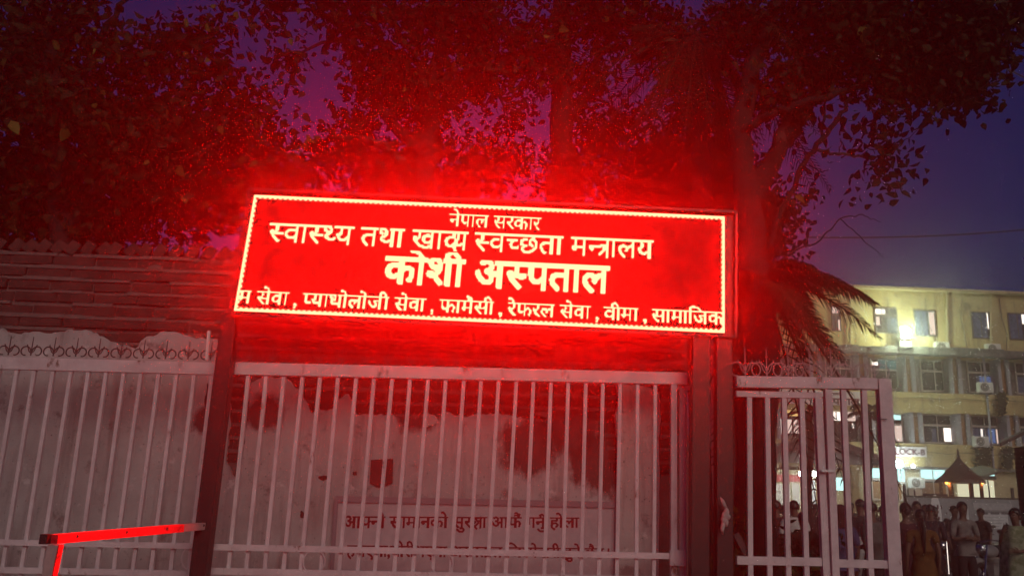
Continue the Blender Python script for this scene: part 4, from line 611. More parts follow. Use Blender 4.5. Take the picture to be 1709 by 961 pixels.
# windows: a frame part with sub-parts
def window(px0, py0, px1, py1, Y, panes, bars_v=1, transom=None, fm=M_frame, frm=.07):
    """panes: list of (u0,v0,u1,v1,material) in window fractions, v from the top"""
    A, B = at(px0, py0, Y), at(px1, py1, Y)
    x0, x1, zt, zbm = A.x, B.x, A.z, B.z
    zt = max(zt, zbm + .1)
    f = MB()
    for (a, b_) in (((x0, zbm), (x0 + frm, zt)), ((x1 - frm, zbm), (x1, zt)), ((x0 + frm, zt - frm), (x1 - frm, zt)), ((x0 + frm, zbm), (x1 - frm, zbm + frm))):
        f.box(a[0], b_[0], Y - .07, Y - .006, a[1], b_[1])
    for k in range(bars_v):
        xm = x0 + (x1 - x0) * (k + 1) / (bars_v + 1); f.box(xm - .025, xm + .025, Y - .062, Y - .008, zbm + frm, zt - frm)
    if transom:
        zm = zt + (zbm - zt) * transom; f.box(x0 + frm, x1 - frm, Y - .085, Y - .009, zm - .06, zm + .06)
    fo = f.build('window', fm, bl)
    g = MB(); g.box(x0 + frm * .5, x1 - frm * .5, Y - .030, Y - .012, zbm + frm * .5, zt - frm * .5); g.build('pane', M_dglass, fo)
    for (u0, v0, u1, v1, mt) in panes:
        g = MB(); w_ = x1 - x0; h_ = zt - zbm
        g.box(x0 + w_ * u0, x0 + w_ * u1, Y - .042, Y - .031, zt - h_ * v1, zt - h_ * v0)
        g.build('curtain' if mt in (M_cur, M_curl) else 'lit_pane', mt, fo)
    return fo
# top storey
window(1386, 510, 1404, 553, YB, [(.08, .05, .95, .30, M_litp), (.7, .55, .95, .95, M_litp)], 1, .34)
window(1458, 513, 1499, 557, YB, [(.05, .06, .48, .30, M_litw), (.05, .36, .22, .7, M_litp), (.55, .4, .95, .95, M_cur)], 2, .30)
window(1524, 517, 1563, 562, YB, [(.66, .07, .96, .93, M_litp), (.03, .05, .60, .95, M_cur)], 2)
window(1619, 520, 1655, 566, YB, [(.03, .04, .80, .96, M_cur), (.84, .04, .90, .62, M_litw)], 1)
window(1680, 522, 1716, 568, YB, [(.03, .04, .72, .96, M_cur), (.76, .04, .97, .40, M_litw)], 1)
window(1760, 525, 1796, 570, YB, [(.03, .04, .9, .96, M_cur)], 1)
window(1318, 506, 1350, 550, YB, [(.05, .05, .5, .5, M_cur)], 1, .34)
# second storey
for (a, b, pn) in ((1534, 1585, []), (1612, 1664, [(.30, .46, .93, .98, M_cur), (.42, .48, .88, .72, M_curl), (.9, .48, .97, .97, M_litp)]), (1692, 1744, [(.04, .46, .9, .97, M_cur)]), (1452, 1506, [(.0, .12, .24, .22, M_litw), (.27, .05, .48, .36, M_teal), (.55, .05, .93, .40, M_teal)]), (1376, 1428, []), (1298, 1350, []), (1774, 1826, [])):
    window(a, 602 + (a - 1600) * .030, b, 654.5 + (b - 1600) * .030, YI, pn, 1, .36, M_fram2)
# first storey
for (a, b, pn) in ((1537, 1591, [(.70, .46, .98, .93, M_litw), (.3, .5, .45, .95, M_cur)]), (1618, 1668, [(.04, .44, .9, .97, M_cur), (.34, .46, .42, .8, M_litw), (.62, .46, .86, .94, M_curl), (.90, .46, .98, .96, M_litp)]), (1698, 1750, [(.1, .46, .9, .97, M_cur)]), (1456, 1508, [(.70, .0, .95, .22, M_litc), (.72, .42, .98, .96, M_litp)]), (1782, 1834, [])):
    window(a, 692 + (a - 1600) * .024, b, 740.5 + (b - 1600) * .024, YI, pn, 1, .38, M_fram2)
window(1376, 680, 1434, 735, YI, [(.02, .06, .46, .40, M_litw), (.55, .06, .92, .40, M_litp), (.03, .47, .12, .58, M_litw), (.80, .47, .85, .62, M_litw)], 2, .43, M_frame)
window(1284, 676, 1336, 727, YI, [(.50, .05, .97, .34, M_lity), (.05, .44, .40, .97, M_litw), (.50, .46, .72, .92, M_litp), (.78, .46, .97, .92, M_litp)], 1, .40, M_frame)
# ground floor: lit transom lights over timber shutters
YGF = YB + .25
for (a, b, pn, tr) in ((1452, 1500, [(.05, .06, .95, .36, M_litc)], .40), (1494, 1514, [(.05, .04, .95, .45, M_litc)], .48), (1533, 1582, [(.02, .05, .48, .36, M_litc), (.52, .05, .98, .36, M_litc)], .40)):
    window(a, 777 + (a - 1500) * .02, b, 836 + (a - 1500) * .02, YGF, pn + [(.04, tr + .06, .96, .98, M_brown)], 1, tr, M_fram2)
window(1585, 781, 1597, 800, YGF, [(.05, .05, .95, .95, M_litc)], 0)
window(1628, 784, 1662, 800, YGF, [(.02, .05, .98, .6, M_litc)], 1)
m = MB(); a, b = at(1596, 800, YGF), at(1662, 850, YGF); m.box(a.x, b.x, YGF - .05, YGF - .01, 0.02, a.z)
m.build('lit_doorway', emit('lit_white_tiled_room', (.95, .92, .62), .75), bl)
for px in (1419, 1580, 1654):      # drain pipes
    m = MB(); m.tube([at(px, 492, YB - .12), at(px, 580, YB - .12)], .05, 6); m.build('drain_pipe', M_yel2, bl)
for px in (1640, 1706):
    m = MB(); m.tube([(gx(px, YB, 620), YB - .22, zl2), (gx(px, YB, 620), YB - .22, zb0)], .06, 6); m.build('drain_pipe', M_grey, bl)

cr = random.Random(9)
for k in range(5):                  # loose cables stapled along the front
    x0_ = 1420 + k * 62; yk = 496 if k % 2 else 570
    a_, b_ = at(x0_, 498, YB - .06), at(x0_ + cr.uniform(-12, 22), 584, YB - .06)
    m = MB(); m.tube([a_, a_.lerp(b_, .4) + Vector((cr.uniform(-.25, .25), 0, 0)), a_.lerp(b_, .7) + Vector((cr.uniform(-.35, .35), 0, 0)), b_], .018, 4); m.build('cable', M_frame, bl)
for zz in (zb(662), zb(752), zb(690)):
    m = MB(); m.tube([(XL + 1 + i * (XR - XL - 2) / 30, YB - .14, zz - .10 - .12 * math.sin(i * 1.1) ** 2) for i in range(31)], .014, 4); m.build('cable', M_frame, bl)
# lettered boards on the building
def board(name, label, px0, py0, px1, py1, Y, mt, texts, cat='sign'):
    A, B = at(px0, py0, Y), at(px1, py1, Y)
    t = thing(name, label, cat, ((A.x + B.x) / 2, Y, (A.z + B.z) / 2))
    m = MB(); m.box(A.x, B.x, Y, Y + .06, B.z, A.z); m.build('panel', mt, t)
    for key, u0, v0, u1, v1, tm in texts:
        W_, H_ = B.x - A.x, A.z - B.z
        q = [Vector((A.x + W_ * u, Y - .001, A.z - H_ * v)) for u, v in ((u0, v0), (u1, v0), (u1, v1), (u0, v1))]
        text_mesh(bits(key), q, .015).build('lettering', tm, t)
    return t
M_board = mat('white_sign_board', (.62, .58, .56), .7, noise=.12, nscale=1)
M_let = mat('dark_maroon_lettering', (.10, .02, .03), .7)
M_letr = mat('dull_red_lettering', (.32, .03, .03), .7)
board('block_sign', 'white wall sign lettered BLOCK-B on the yellow band of the hospital', 1474, 744, 1547, 762, YB - .17, M_board, [('BB', .165, .16, .96, .86, M_let)])
board('hospital_name_board', 'long white name board in Devanagari lettering on the hospital, seen through the wicket gate', 1277, 648, 1440, 677, YB - .17, M_board, [('H0', .60, .05, .78, .30, M_let), ('H1', .08, .30, .40, .98, M_letr), ('H2', .52, .28, .97, .98, M_let)])

# air conditioner units
M_ac = mat('air_conditioner_white', (.55, .54, .50), .5, noise=.15, nscale=3)
def aircon(px, py, Y, label, s=1.0):
    p = at(px, py, Y)
    t = thing('air_conditioner', label, 'air conditioner', tuple(p), 'air conditioner units on the hospital wall')
    m = MB(); m.box(p.x - .42 * s, p.x + .42 * s, Y - .33, Y, p.z - .29 * s, p.z + .29 * s); m.build('case', M_ac, t)
    m = MB(); m.tube([(p.x - .10 * s, Y - .333, p.z), (p.x - .10 * s, Y - .345, p.z)], .235 * s, 20); m.build('fan_grille', M_frame, t)
    m = MB(); m.tube([(p.x - .10 * s + .16 * s * math.cos(a), Y - .352, p.z + .16 * s * math.sin(a)) for a in [i * math.pi / 8 for i in range(17)]], .012, 4); m.tube([(p.x - .10 * s, Y - .347, p.z), (p.x - .10 * s, Y - .362, p.z)], .06, 10); m.build('fan_guard', M_ac, t)
    m = MB()
    for sg in (-.3, .3): m.box(p.x + sg - .02, p.x + sg + .02, Y - .3, Y + .3, p.z - .29 * s - .06, p.z - .29 * s - .005)
    m.build('bracket', M_slab, t)
aircon(1569, 580, YB - .1, 'air conditioner on the ledge just right of the floodlight')
aircon(1654, 583, YB - .1, 'air conditioner at the right end of the mossy ledge')
aircon(1641, 647, YB - .1, 'air conditioner in front of the lit blue curtains of the second floor')
aircon(1634, 737, YB - .1, 'air conditioner below the blue curtained first floor window')
aircon(1527, 805, YB - .0, 'air conditioner on the ground floor wall beside timber shutters')

# hanging creepers on the bands
M_creep = leafmat('creeper_leaf', (.055, .05, .025), (.03, .022, .015))
def leaves_mesh(pts, size, rng, name, mt, parent=None, loc=None, aspect=.55, droop=.5):
    n = len(pts); P = np.array(pts, dtype=np.float64)
    a = rng.normal(size=(n, 3)); a[:, 2] -= droop; a /= np.linalg.norm(a, axis=1)[:, None]
    b = rng.normal(size=(n, 3)); b -= (a * b).sum(1)[:, None] * a; b /= np.linalg.norm(b, axis=1)[:, None]
    nn = np.cross(a, b)
    s_ = size * rng.uniform(.6, 1.35, n)[:, None]
    V = np.empty((n, 7, 3)); w_ = aspect * .72
    V[:, 0] = P; V[:, 1] = P + s_ * (a * .28 + b * w_ * .95 + nn * .10); V[:, 2] = P + s_ * (a * .68 + b * w_ * .75 + nn * .08); V[:, 3] = P + s_ * (a * 1.22 - nn * .10)
    V[:, 4] = P + s_ * (a * .68 - b * w_ * .75 + nn * .08); V[:, 5] = P + s_ * (a * .28 - b * w_ * .95 + nn * .10); V[:, 6] = P + s_ * a * .5
    off = np.array(loc if loc is not None else (0, 0, 0), dtype=float)
    if parent is not None: off = np.array(parent.location)
    V = (V - off).reshape(-1, 3)
    base = np.arange(n)[:, None] * 7
    F = np.stack([base + np.array([k, (k + 1) % 6, 6]) for k in range(6)], 1).reshape(-1)
    me = bpy.data.meshes.new(name); me.vertices.add(len(V)); me.vertices.foreach_set('co', V.ravel())
    me.loops.add(len(F)); me.loops.foreach_set('vertex_index', F.astype(np.int32))
    me.polygons.add(len(F) // 3); me.polygons.foreach_set('loop_start', np.arange(0, len(F), 3, dtype=np.int32)); me.polygons.foreach_set('loop_total', np.full(len(F) // 3, 3, dtype=np.int32))
    me.update(calc_edges=True); me.materials.append(mt)
    o = bpy.data.objects.new(name, me); C.objects.link(o)
    if parent is not None: o.parent = parent
    elif loc is not None: o.location = loc
    return o
NR = np.random.default_rng(4)
for (px, py0, py1, wpx, lab) in ((1641, 745, 778, 22, 'broad dark creeper hanging under the first floor air conditioner'), (1682, 746, 779, 13, 'narrower dark creeper hanging beside the shed roof'), (1672, 655, 689, 9, 'thin dark creeper trailing from the second floor window sill')):
    pts = []
    for k in range(520):
        t = NR.random() ** .8; wv = wpx * (1 - .55 * t)
        p = at(px + NR.normal() * wv * .38, py0 + (py1 - py0) * t, YB - .22 - NR.random() * .3); pts.append(tuple(p))
    o = leaves_mesh(pts, .16, NR, 'creeper', M_creep, loc=tuple(at(px, py0, YB - .3))); tag(o, lab, 'creeper', 'creepers hanging on the hospital front')

# lamps
def lamp(name, p, e, col, r_=.1, kind='POINT', rot=None, size=None):
    L = bpy.data.lights.new(name, kind); L.energy = e; L.color = col
    if kind == 'POINT': L.shadow_soft_size = r_
    o = bpy.data.objects.new(name, L); C.objects.link(o); o.location = p
    return o
pF = at(1511, 556, YB - .95)
fl_ = thing('floodlight', 'blinding greenish white floodlight on the hospital ledge between two windows', 'floodlight', tuple(pF))
m = MB(); m.box(pF.x - .27, pF.x + .27, pF.y, pF.y + .16, pF.z - .32, pF.z + .34); m.build('housing', M_frame, fl_)
m = MB(); m.box(pF.x - .24, pF.x + .24, pF.y - .04, pF.y - .004, pF.z - .28, pF.z + .30); m.build('lens', emit('floodlight_lens', (.72, 1.0, .82), 180), fl_)
m = MB(); m.box(pF.x - .36, pF.x + .36, pF.y + .02, pF.y + .5, pF.z - .80, pF.z - .46); m.build('ballast_box', M_slab, fl_)
m = MB(); m.beam((pF.x, pF.y + .2, pF.z - .47), (pF.x, pF.y + .2, pF.z - .40), .1, .1); m.build('bracket', M_frame, fl_)
lf = lamp('floodlight_beam', pF + Vector((0, -.30, .05)), 780, (.80, 1.0, .66), .25); lf.parent = fl_; lf.location = (0, -.30, .05)
for (px, py, lab) in ((1500, 774, 'bright round wall lamp left of the arched transom, cyan white'), (1524, 777, 'small round bulb lamp above the ground floor air conditioner')):
    p = at(px, py, YB - .55)
    big = px == 1500
    t = thing('wall_lamp', lab, 'lamp', tuple(p), 'wall lamps on the ground floor')
    m = MB(); m.ellipsoid(p, (.24, .2, .24) if big else (.11, .11, .11), 12, 8); m.build('bulb', emit('bulb_cyan' if big else 'bulb_white', (.75, 1, .98) if big else (1, 1, .9), 40 if big else 16), t, smooth=True)
    m = MB(); m.tube([p + Vector((0, .2, .02)), p + Vector((0, .75, .06))], .03, 6); m.build('arm', M_frame, t)
    l_ = lamp('wall_lamp_light', (0, -.35, .0), 90 if big else 35, (.80, 1, .95), .12); l_.parent = t

# ---------------------------------------------------------------- entrance porch
YP = 41.0
po = thing('entrance_porch', 'gabled entrance porch with yellow columns and a dark maroon roof, behind the wicket gate', 'porch', (gx(1370, YP), YP, 0))
ap, el, er_ = at(1374, 727, YP), at(1257, 760, YP), at(1478, 762, YP)
M_roof = mat('maroon_roof_sheet', (.10, .035, .035), .6, noise=.3, nscale=2)
zl_ = min(el.z, er_.z); ml = Vector((el.x, YP, zl_)); mr = Vector((er_.x, YP, zl_)); D = Vector((0, 6.5, 0))
th = Vector((0, 0, .10))
m = MB(); m.hexa([ml - th * 2.6, ap - th * 2.6, ap + th, ml + th, ml - th * 2.6 + D, ap - th * 2.6 + D, ap + th + D, ml + th + D]); m.hexa([ap - th * 2.6 + Vector((.001, 0, 0)), mr - th * 2.6, mr + th, ap + th + Vector((.001, 0, 0)), ap - th * 2.6 + D, mr - th * 2.6 + D, mr + th + D, ap + th + D]); m.build('roof', M_roof, po)
pd = Vector((0, .35, 0)); m = MB(); m.poly([mr - th * 2.7 + pd, ap - th * 2.7 + pd, ml - th * 2.7 + pd], (0, .1, 0)); m.build('pediment', mat('grey_pediment', (.26, .23, .22), .8, noise=.2, nscale=1), po)
bz1, bz0 = at(1370, 764, YP).z - .0, at(1370, 777, YP).z
m = MB(); m.box(at(1266, 770, YP).x, at(1474, 770, YP).x, YP + .3, YP + .8, bz0, zl_ - .28); m.build('beam', M_yel, po)
for px in (1268, 1434):
    x = gx(px, YP); m = MB(); m.lathe([(.36, 0), (.36, .25), (.27, .3), (.27, bz0 - .3), (.35, bz0 - .22), (.35, bz0)], (x, YP + .55, 0), 16); m.build('column', M_yel, po, smooth=False)
for k, (hgt, dep) in enumerate(((.17, 2.4), (.34, 1.8), (.51, 1.2))):
    m = MB(); m.box(at(1262, 860, YP).x, at(1478, 860, YP).x, YP + 1.0 + k * .32 - .6, YP + 1.0 + k * .32 - .281 if k < 2 else YP + 6.4, 0, hgt); m.build('step', M_slab, po)
m = MB(); m.box(at(1262, 800, YP).x, at(1478, 800, YP).x, YP + 5.6, YP + 5.8, .51, bz0); m.build('back_wall', M_yel2, po)
def pbox(nm, px0, py0, px1, py1, Y, d, mt, par):
    A, B = at(px0, py0, Y), at(px1, py1, Y); m = MB(); m.box(A.x, B.x, Y, Y + d, B.z, A.z); return m.build(nm, mt, par)
Yq = YP + 5.5
M_door = mat('cream_door', (.55, .50, .45), .7, noise=.1, nscale=2)
pbox('door', 1287, 806, 1320, 842, Yq, .05, M_door, po); pbox('door', 1322, 806, 1336, 842, Yq, .05, M_door, po)
pbox('door', 1346, 800, 1362, 842, Yq, .05, mat('white_door', (.7, .72, .74), .6), po)
pbox('notice_strip', 1284, 791, 1345, 804, Yq - .05, .04, mat('red_strip', (.38, .03, .03), .6, noise=.2, nscale=3), po)
pbox('window', 1386, 796, 1412, 818, Yq, .05, M_litc, po)
pT = at(1349, 790, YP + 3.4)
tt = thing('tube_light', 'glowing white fluorescent tube under the porch roof', 'tube light', tuple(pT))
m = MB(); m.tube([pT + Vector((-.46, 0, 0)), pT + Vector((.40, 0, 0))], .12, 8); m.build('tube', emit('fluorescent_tube', (.9, 1, .96), 45), tt)
m = MB(); m.box(pT.x - .42, pT.x + .42, pT.y - .05, pT.y + .05, pT.z + .13, pT.z + .22); m.build('fitting', M_ac, tt)
l_ = lamp('tube_light_glow', (0, -.25, -.15), 130, (.92, 1, .9), .15); l_.parent = tt

# ---------------------------------------------------------------- shrine with pointed roof
YK = 32.0
ks = thing('shrine', 'small open shrine with a dark pointed pyramid roof and finial, behind the printed hoarding', 'shrine', (gx(1606, YK), YK, 0))
kx = at(1605, 775, YK).x; ze = at(1606, 801, YK).z; za = at(1605, 762, YK).z; M_kr = mat('shrine_roof_tin', (.085, .035, .032), .5, noise=.35, nscale=4)
prof = [(1.02, ze - .10), (1.0, ze - .02), (.72, ze + .17), (.42, ze + .45), (.20, ze + .66), (.07, za - .05), (.05, za)]
m = MB(); m.lathe(prof, (kx, YK + .2, 0), 6); m.build('roof', M_kr, ks)
m = MB(); m.lathe([(.06, 0), (.075, .04), (.03, .10), (.04, .14), (.008, .34)], (kx, YK + .2, za), 8); m.build('finial', M_kr, ks)
for a in range(6):
    an = math.pi / 6 + a * math.pi / 3 + .0
    m = MB(); m.lathe([(.07, 0), (.07, ze - .1)], (kx + .70 * math.cos(an), YK + .2 + .70 * math.sin(an), 0), 8); m.build('post', M_kr, ks)
m = MB(); m.lathe([(.95, 0), (.95, .35), (.85, .36)], (kx, YK + .2, 0), 6); m.build('plinth', M_slab, ks)
m = MB(); m.lathe([(.18, .36), (.22, .6), (.12, .9), (.17, 1.2), (.13, 1.45), (.02, 1.75)], (kx, YK + .25, 0), 10); m.build('idol', mat('dark_stone_idol', (.12, .06, .05), .6), ks)
for px in (1580, 1636):
    p = at(px, 803, YK - .1 + (.0)); 
    t = thing('hanging_lamp', 'orange bulb hanging under the left eave of the shrine' if px == 1580 else 'orange bulb hanging under the right eave of the shrine', 'lamp', tuple(p), 'orange bulbs under the shrine eaves')
    m = MB(); m.ellipsoid(p, (.075, .075, .09), 10, 8); m.build('bulb', emit('orange_bulb', (1.0, .38, .05), 9) if px == 1580 else bpy.data.materials['orange_bulb'], t, smooth=True)
    m = MB(); m.tube([p + Vector((0, 0, .08)), p + Vector((0, .05, .2))], .012, 5); m.build('cord', M_frame, t)
    l_ = lamp('hanging_lamp_light', (0, -.12, -.1), 14, (1, .45, .1), .06); l_.parent = t

# ---------------------------------------------------------------- printed hoarding
YH = 26.0
hd = thing('hoarding', 'long grey printed hoarding with an oval emblem, behind the crowd in the yard', 'hoarding', (gx(1610, YH), YH, 0))
M_hoard = mat('faded_print_sheet', (.30, .31, .31), .7, noise=.35, nscale=1.1)
A, B = at(1514, 828, YH), at(1712, 905, YH); hz0, hz1 = at(1600, 904, YH).z, at(1600, 831, YH).z
m = MB(); m.box(A.x, B.x + 3, YH, YH + .04, hz0, hz1); m.build('sheet', M_hoard, hd)
for px in (1515, 1580, 1645, 1697, 1740): 
    x = gx(px, YH, 870); m = MB(); m.box(x - .035, x + .035, YH + .045, YH + .115, 0, hz1 + (.35 if px in (1515, 1697) else .03)); m.build('post', M_frame, hd)
m = MB(); m.box(A.x, B.x + 3, YH + .118, YH + .16, hz0 - .02, hz0 + .04); m.box(A.x, B.x + 3, YH - .02, YH + .06, hz1 + .002, hz1 + .05); m.build('rail', M_frame, hd)
o = MB(); oc = at(1563, 862, YH - .006); o.poly([oc + Vector((.17 * math.cos(a), 0, .66 * math.sin(a))) for a in [-2 * math.pi * i / 24 for i in range(24)]], (0, .005, 0)); o.build('oval_emblem', mat('pale_print', (.60, .62, .60), .6), hd)
m = MB()
for (px, py, w_, h_) in ((1559, 846, .05, .11), (1565, 845, .05, .12), (1571, 846, .04, .10), (1560, 866, .05, .07), (1567, 864, .06, .08), (1580, 856, .03, .05)):
    p = at(px, py, YH - .008); m.cbox(p, (w_, .003, h_))
m.build('emblem_marks', M_let, hd)
for (a, b, c, d, mt) in ((1600, 843, 1618, 873, (.55, .58, .57)), (1633, 855, 1684, 882, (.56, .57, .56)), (1624, 838, 1690, 852, (.38, .38, .38))):
    P0, P1 = at(a, b, YH - .007), at(c, d, YH - .007); m = MB(); m.box(P0.x, P1.x, YH - .009, YH - .003, P1.z, P0.z); m.build('printed_panel', mat('print_panel', mt, .6, noise=.25, nscale=9), hd)
m = MB()
for a, b in ((1636, 1649), (1653, 1668), (1671, 1684)):
    P0, P1 = at(a, 854, YH - .012), at(b, 858, YH - .012); m.box(P0.x, P1.x, YH - .013, YH - .010, P1.z, P0.z)
for r_ in range(4):
    P0, P1 = at(1640, 862 + r_ * 5, YH - .012), at(1680 - r_ * 4, 863.2 + r_ * 5, YH - .012); m.box(P0.x, P1.x, YH - .013, YH - .010, P1.z, P0.z)
m.build('panel_rules', mat('print_dark_bars', (.12, .12, .12), .6), hd)
pbox('banner_strip', 1541, 823, 1582, 829, YH + 1.2, .05, M_roof, None).name = 'signboard'
o = bpy.data.objects['signboard']; tag(o, 'narrow dark maroon board peeping over the left half of the hoarding', 'board')
sb = thing('small_notice_board', 'small cream notice board with one dark mark, left of the shrine', 'board', tuple(at(1527, 822, YK)))
pbox('panel', 1518, 814, 1537, 829, YK, .05, mat('cream_board', (.55, .52, .42), .6), sb); pbox('mark', 1525, 817, 1528, 826, YK - .02, .015, M_let, sb)
for px in (1519, 1536): 
    x = gx(px, YK); m = MB(); m.box(x - .02, x + .02, YK + .06, YK + .10, 0, at(px, 816, YK).z); m.build('leg', M_frame, sb)

# ---------------------------------------------------------------- shed corner at the right edge
YD = 17.0
sd_ = thing('shed', 'dark shed corner with a sloping sheet roof and brick post at the right edge', 'shed', (gx(1706, YD), YD, 0))
e0 = at(1669, 745, YD); e1 = at(1712, 724, YD); e1 = e0 + (e1 - e0) * 3
m = MB(); dk = Vector((.55, .9, .12)); u_ = Vector((0, 0, .07)); m.hexa([e0, e1, e1 + u_, e0 + u_, e0 + dk, e1 + dk, e1 + dk + u_, e0 + dk + u_]); m.build('roof', mat('rusty_roof_sheet', (.10, .06, .055), .6, noise=.4, nscale=5), sd_)
x = gx(1700, YD, 800) + .28; m = MB(); m.box(x, x + .36, YD + .15, YD + .51, 0, at(1700, 741, YD).z - .03); m.build('post', mat('dark_brick_post', (.11, .065, .055), .9, noise=.4, nscale=14, bump=.6), sd_)
m = MB(); zz = .05
while zz < at(1700, 741, YD).z - .12:
    m.box(x - .012, x + .372, YD + .138, YD + .522, zz, zz + .075); zz += .092
m.build('brick_facing', M_brick, sd_)
# awning with a curved bracket
aw = thing('awning', 'small dark awning on a curved bracket right of the shrine', 'awning', tuple(at(1640, 790, 36)))
P0, P1 = at(1637, 797, 36), at(1672, 788, 36)
m = MB(); m.hexa([P0, P1, P1 + Vector((0, 0, .07)), P0 + Vector((0, 0, .07)), P0 + Vector((0, 1.5, .3)), P1 + Vector((0, 1.5, .3)), P1 + Vector((0, 1.5, .37)), P0 + Vector((0, 1.5, .37))]); m.build('sheet', M_frame, aw)
m = MB(); m.tube([at(1645, 795, 36), at(1649, 805, 36), at(1651, 820, 36), Vector((gx(1652, 36), 36, 0))], .03, 6); m.build('bracket', M_frame, aw)

# overhead cables
def cable(a, b, Ya, Yb_, sag, r_, label):
    p, q = at(*a, Ya), at(*b, Yb_); pts = [p.lerp(q, i / 16) - Vector((0, 0, sag * 4 * (i / 16) * (1 - i / 16))) for i in range(17)]
    m = MB(); m.tube(pts, r_, 5); tag(m.build('overhead_cable', M_frame, loc=p), label, 'cable', 'overhead cables')
cable((1345, 396), (1760, 378), 20, 24, .12, .022, 'long sagging cable crossing the dusk sky above the hospital roof')
cable((1655, 100), (1790, 165), 14, 15, .05, .013, 'short thin cable at the top right by the leafy branch')

# ---------------------------------------------------------------- trees
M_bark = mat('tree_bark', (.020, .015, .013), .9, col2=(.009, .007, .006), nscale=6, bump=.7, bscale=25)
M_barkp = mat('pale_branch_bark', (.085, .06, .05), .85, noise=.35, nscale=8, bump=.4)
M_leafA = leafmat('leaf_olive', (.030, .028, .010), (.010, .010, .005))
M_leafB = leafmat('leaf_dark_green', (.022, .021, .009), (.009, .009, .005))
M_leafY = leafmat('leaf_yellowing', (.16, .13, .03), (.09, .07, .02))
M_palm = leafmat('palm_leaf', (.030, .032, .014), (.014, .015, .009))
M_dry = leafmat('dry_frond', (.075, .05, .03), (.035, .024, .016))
def wobble(p, q, n, amp, rng):
    out = []
    for i in range(n + 1):
        t = i / n; o = Vector((rng.uniform(-amp, amp), rng.uniform(-amp, amp), rng.uniform(-amp, amp))) * (1 if 0 < i < n else 0)
        out.append(Vector(p).lerp(Vector(q), t) + o)
    return out
def pline(pts, rads, rng, sub=5, amp=.02):
    P, Rr = [], []
    for i in range(len(pts) - 1):
        seg = wobble(pts[i], pts[i + 1], sub, min(amp, max(.016, rads[i] * .8)), rng)
        for k in range(sub): P.append(seg[k]); Rr.append(rads[i] + (rads[i + 1] - rads[i]) * k / sub)
    P.append(Vector(pts[-1])); Rr.append(rads[-1]); return P, Rr
def tree(name, label, base, limbs, clumps, lm, lsize, seed, dens=1.0, yellow=0, Y=10, bark=None, twigs=True, group='trees behind the wall and gate'):
    """limbs: list of [(px,py,Y,r)...]; clumps: (px,py,Y,rpx_x,rpx_y,n)"""
    rng = random.Random(seed); nr = np.random.default_rng(seed)
    t = thing(name, label, 'tree', base, group)
    bark = bark or M_bark; skel = []
    for k, lb in enumerate(limbs):
        pts = [(at(a, b, y) if b is not None else Vector((gx(a, y), y, 0))) for a, b, y, r_ in lb]; rads = [q[3] for q in lb]
        P, Rr = pline(pts, rads, rng, 6, .035); skel += P
        m = MB(); m.tube(P, Rr, 9); m.build('trunk' if k == 0 else 'limb', bark if k < 2 else M_barkp if k % 2 else bark, t, smooth=True)
    pts = []; yp = []
    for (px, py, y, rx, ry, n) in clumps:
        c = at(px, py, y); s = y / FOC
        n = int(n * dens)
        nsub = max(3, n // 26); subs = []; tw = MB(); near = min(skel, key=lambda q_: (q_ - c).length)
        hub = c.lerp(near, .25)
        tw.tube([near, near.lerp(hub, .5) + Vector((0, 0, .08)), hub], [.030, .026, .018], 5, cap=False)
        for _ in range(nsub):
            d = nr.normal(size=3); d /= np.linalg.norm(d); q = nr.random() ** .45
            sc_ = Vector((c.x + d[0] * q * rx * s, c.y + d[1] * q * (rx + ry) * .5 * s, c.z + d[2] * q * ry * s)); subs.append(sc_)
            if twigs and nr.random() < .6:
                tw.tube([hub, c.lerp(sc_, .55) + Vector(nr.normal(size=3) * .06), sc_], [.018, .012, .004], 4, cap=False)
        for _ in range(n):
            q = subs[nr.integers(nsub)]
            p = q + Vector(nr.normal(size=3)) * (.13 * (1 + lsize * 3))
            (yp if nr.random() < yellow else pts).append(tuple(p))
        if twigs: tw.build('branch', bark, t)
    leaves_mesh(pts, lsize, nr, 'crown', lm, t, droop=.6)
    if yp: leaves_mesh(yp, lsize * 1.15, nr, 'yellow_leaves', M_leafY, t, aspect=.6, droop=.8)
    return t
# big leafy tree over the left end of the wall
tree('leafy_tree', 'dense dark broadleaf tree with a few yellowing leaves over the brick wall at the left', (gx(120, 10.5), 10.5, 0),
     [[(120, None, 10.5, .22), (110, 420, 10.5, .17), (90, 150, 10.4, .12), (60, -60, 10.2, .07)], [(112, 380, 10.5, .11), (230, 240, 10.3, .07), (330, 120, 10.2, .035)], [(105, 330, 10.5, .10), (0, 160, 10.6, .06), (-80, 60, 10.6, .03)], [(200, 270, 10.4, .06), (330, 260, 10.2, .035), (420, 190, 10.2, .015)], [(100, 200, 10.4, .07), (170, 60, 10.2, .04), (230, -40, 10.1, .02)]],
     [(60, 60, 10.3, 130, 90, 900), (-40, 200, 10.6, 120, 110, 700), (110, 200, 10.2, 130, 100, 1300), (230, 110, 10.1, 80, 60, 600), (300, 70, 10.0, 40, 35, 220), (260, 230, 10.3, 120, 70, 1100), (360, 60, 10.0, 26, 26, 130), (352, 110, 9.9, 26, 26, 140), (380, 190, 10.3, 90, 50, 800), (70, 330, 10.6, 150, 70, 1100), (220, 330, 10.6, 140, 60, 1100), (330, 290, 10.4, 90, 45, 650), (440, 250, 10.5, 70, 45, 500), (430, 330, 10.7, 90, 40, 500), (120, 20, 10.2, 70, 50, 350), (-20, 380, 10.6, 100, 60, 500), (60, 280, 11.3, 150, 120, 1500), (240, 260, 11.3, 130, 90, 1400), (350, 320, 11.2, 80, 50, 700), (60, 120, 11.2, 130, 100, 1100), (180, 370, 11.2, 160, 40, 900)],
     M_leafA, .105, 21, 1.0, .035)
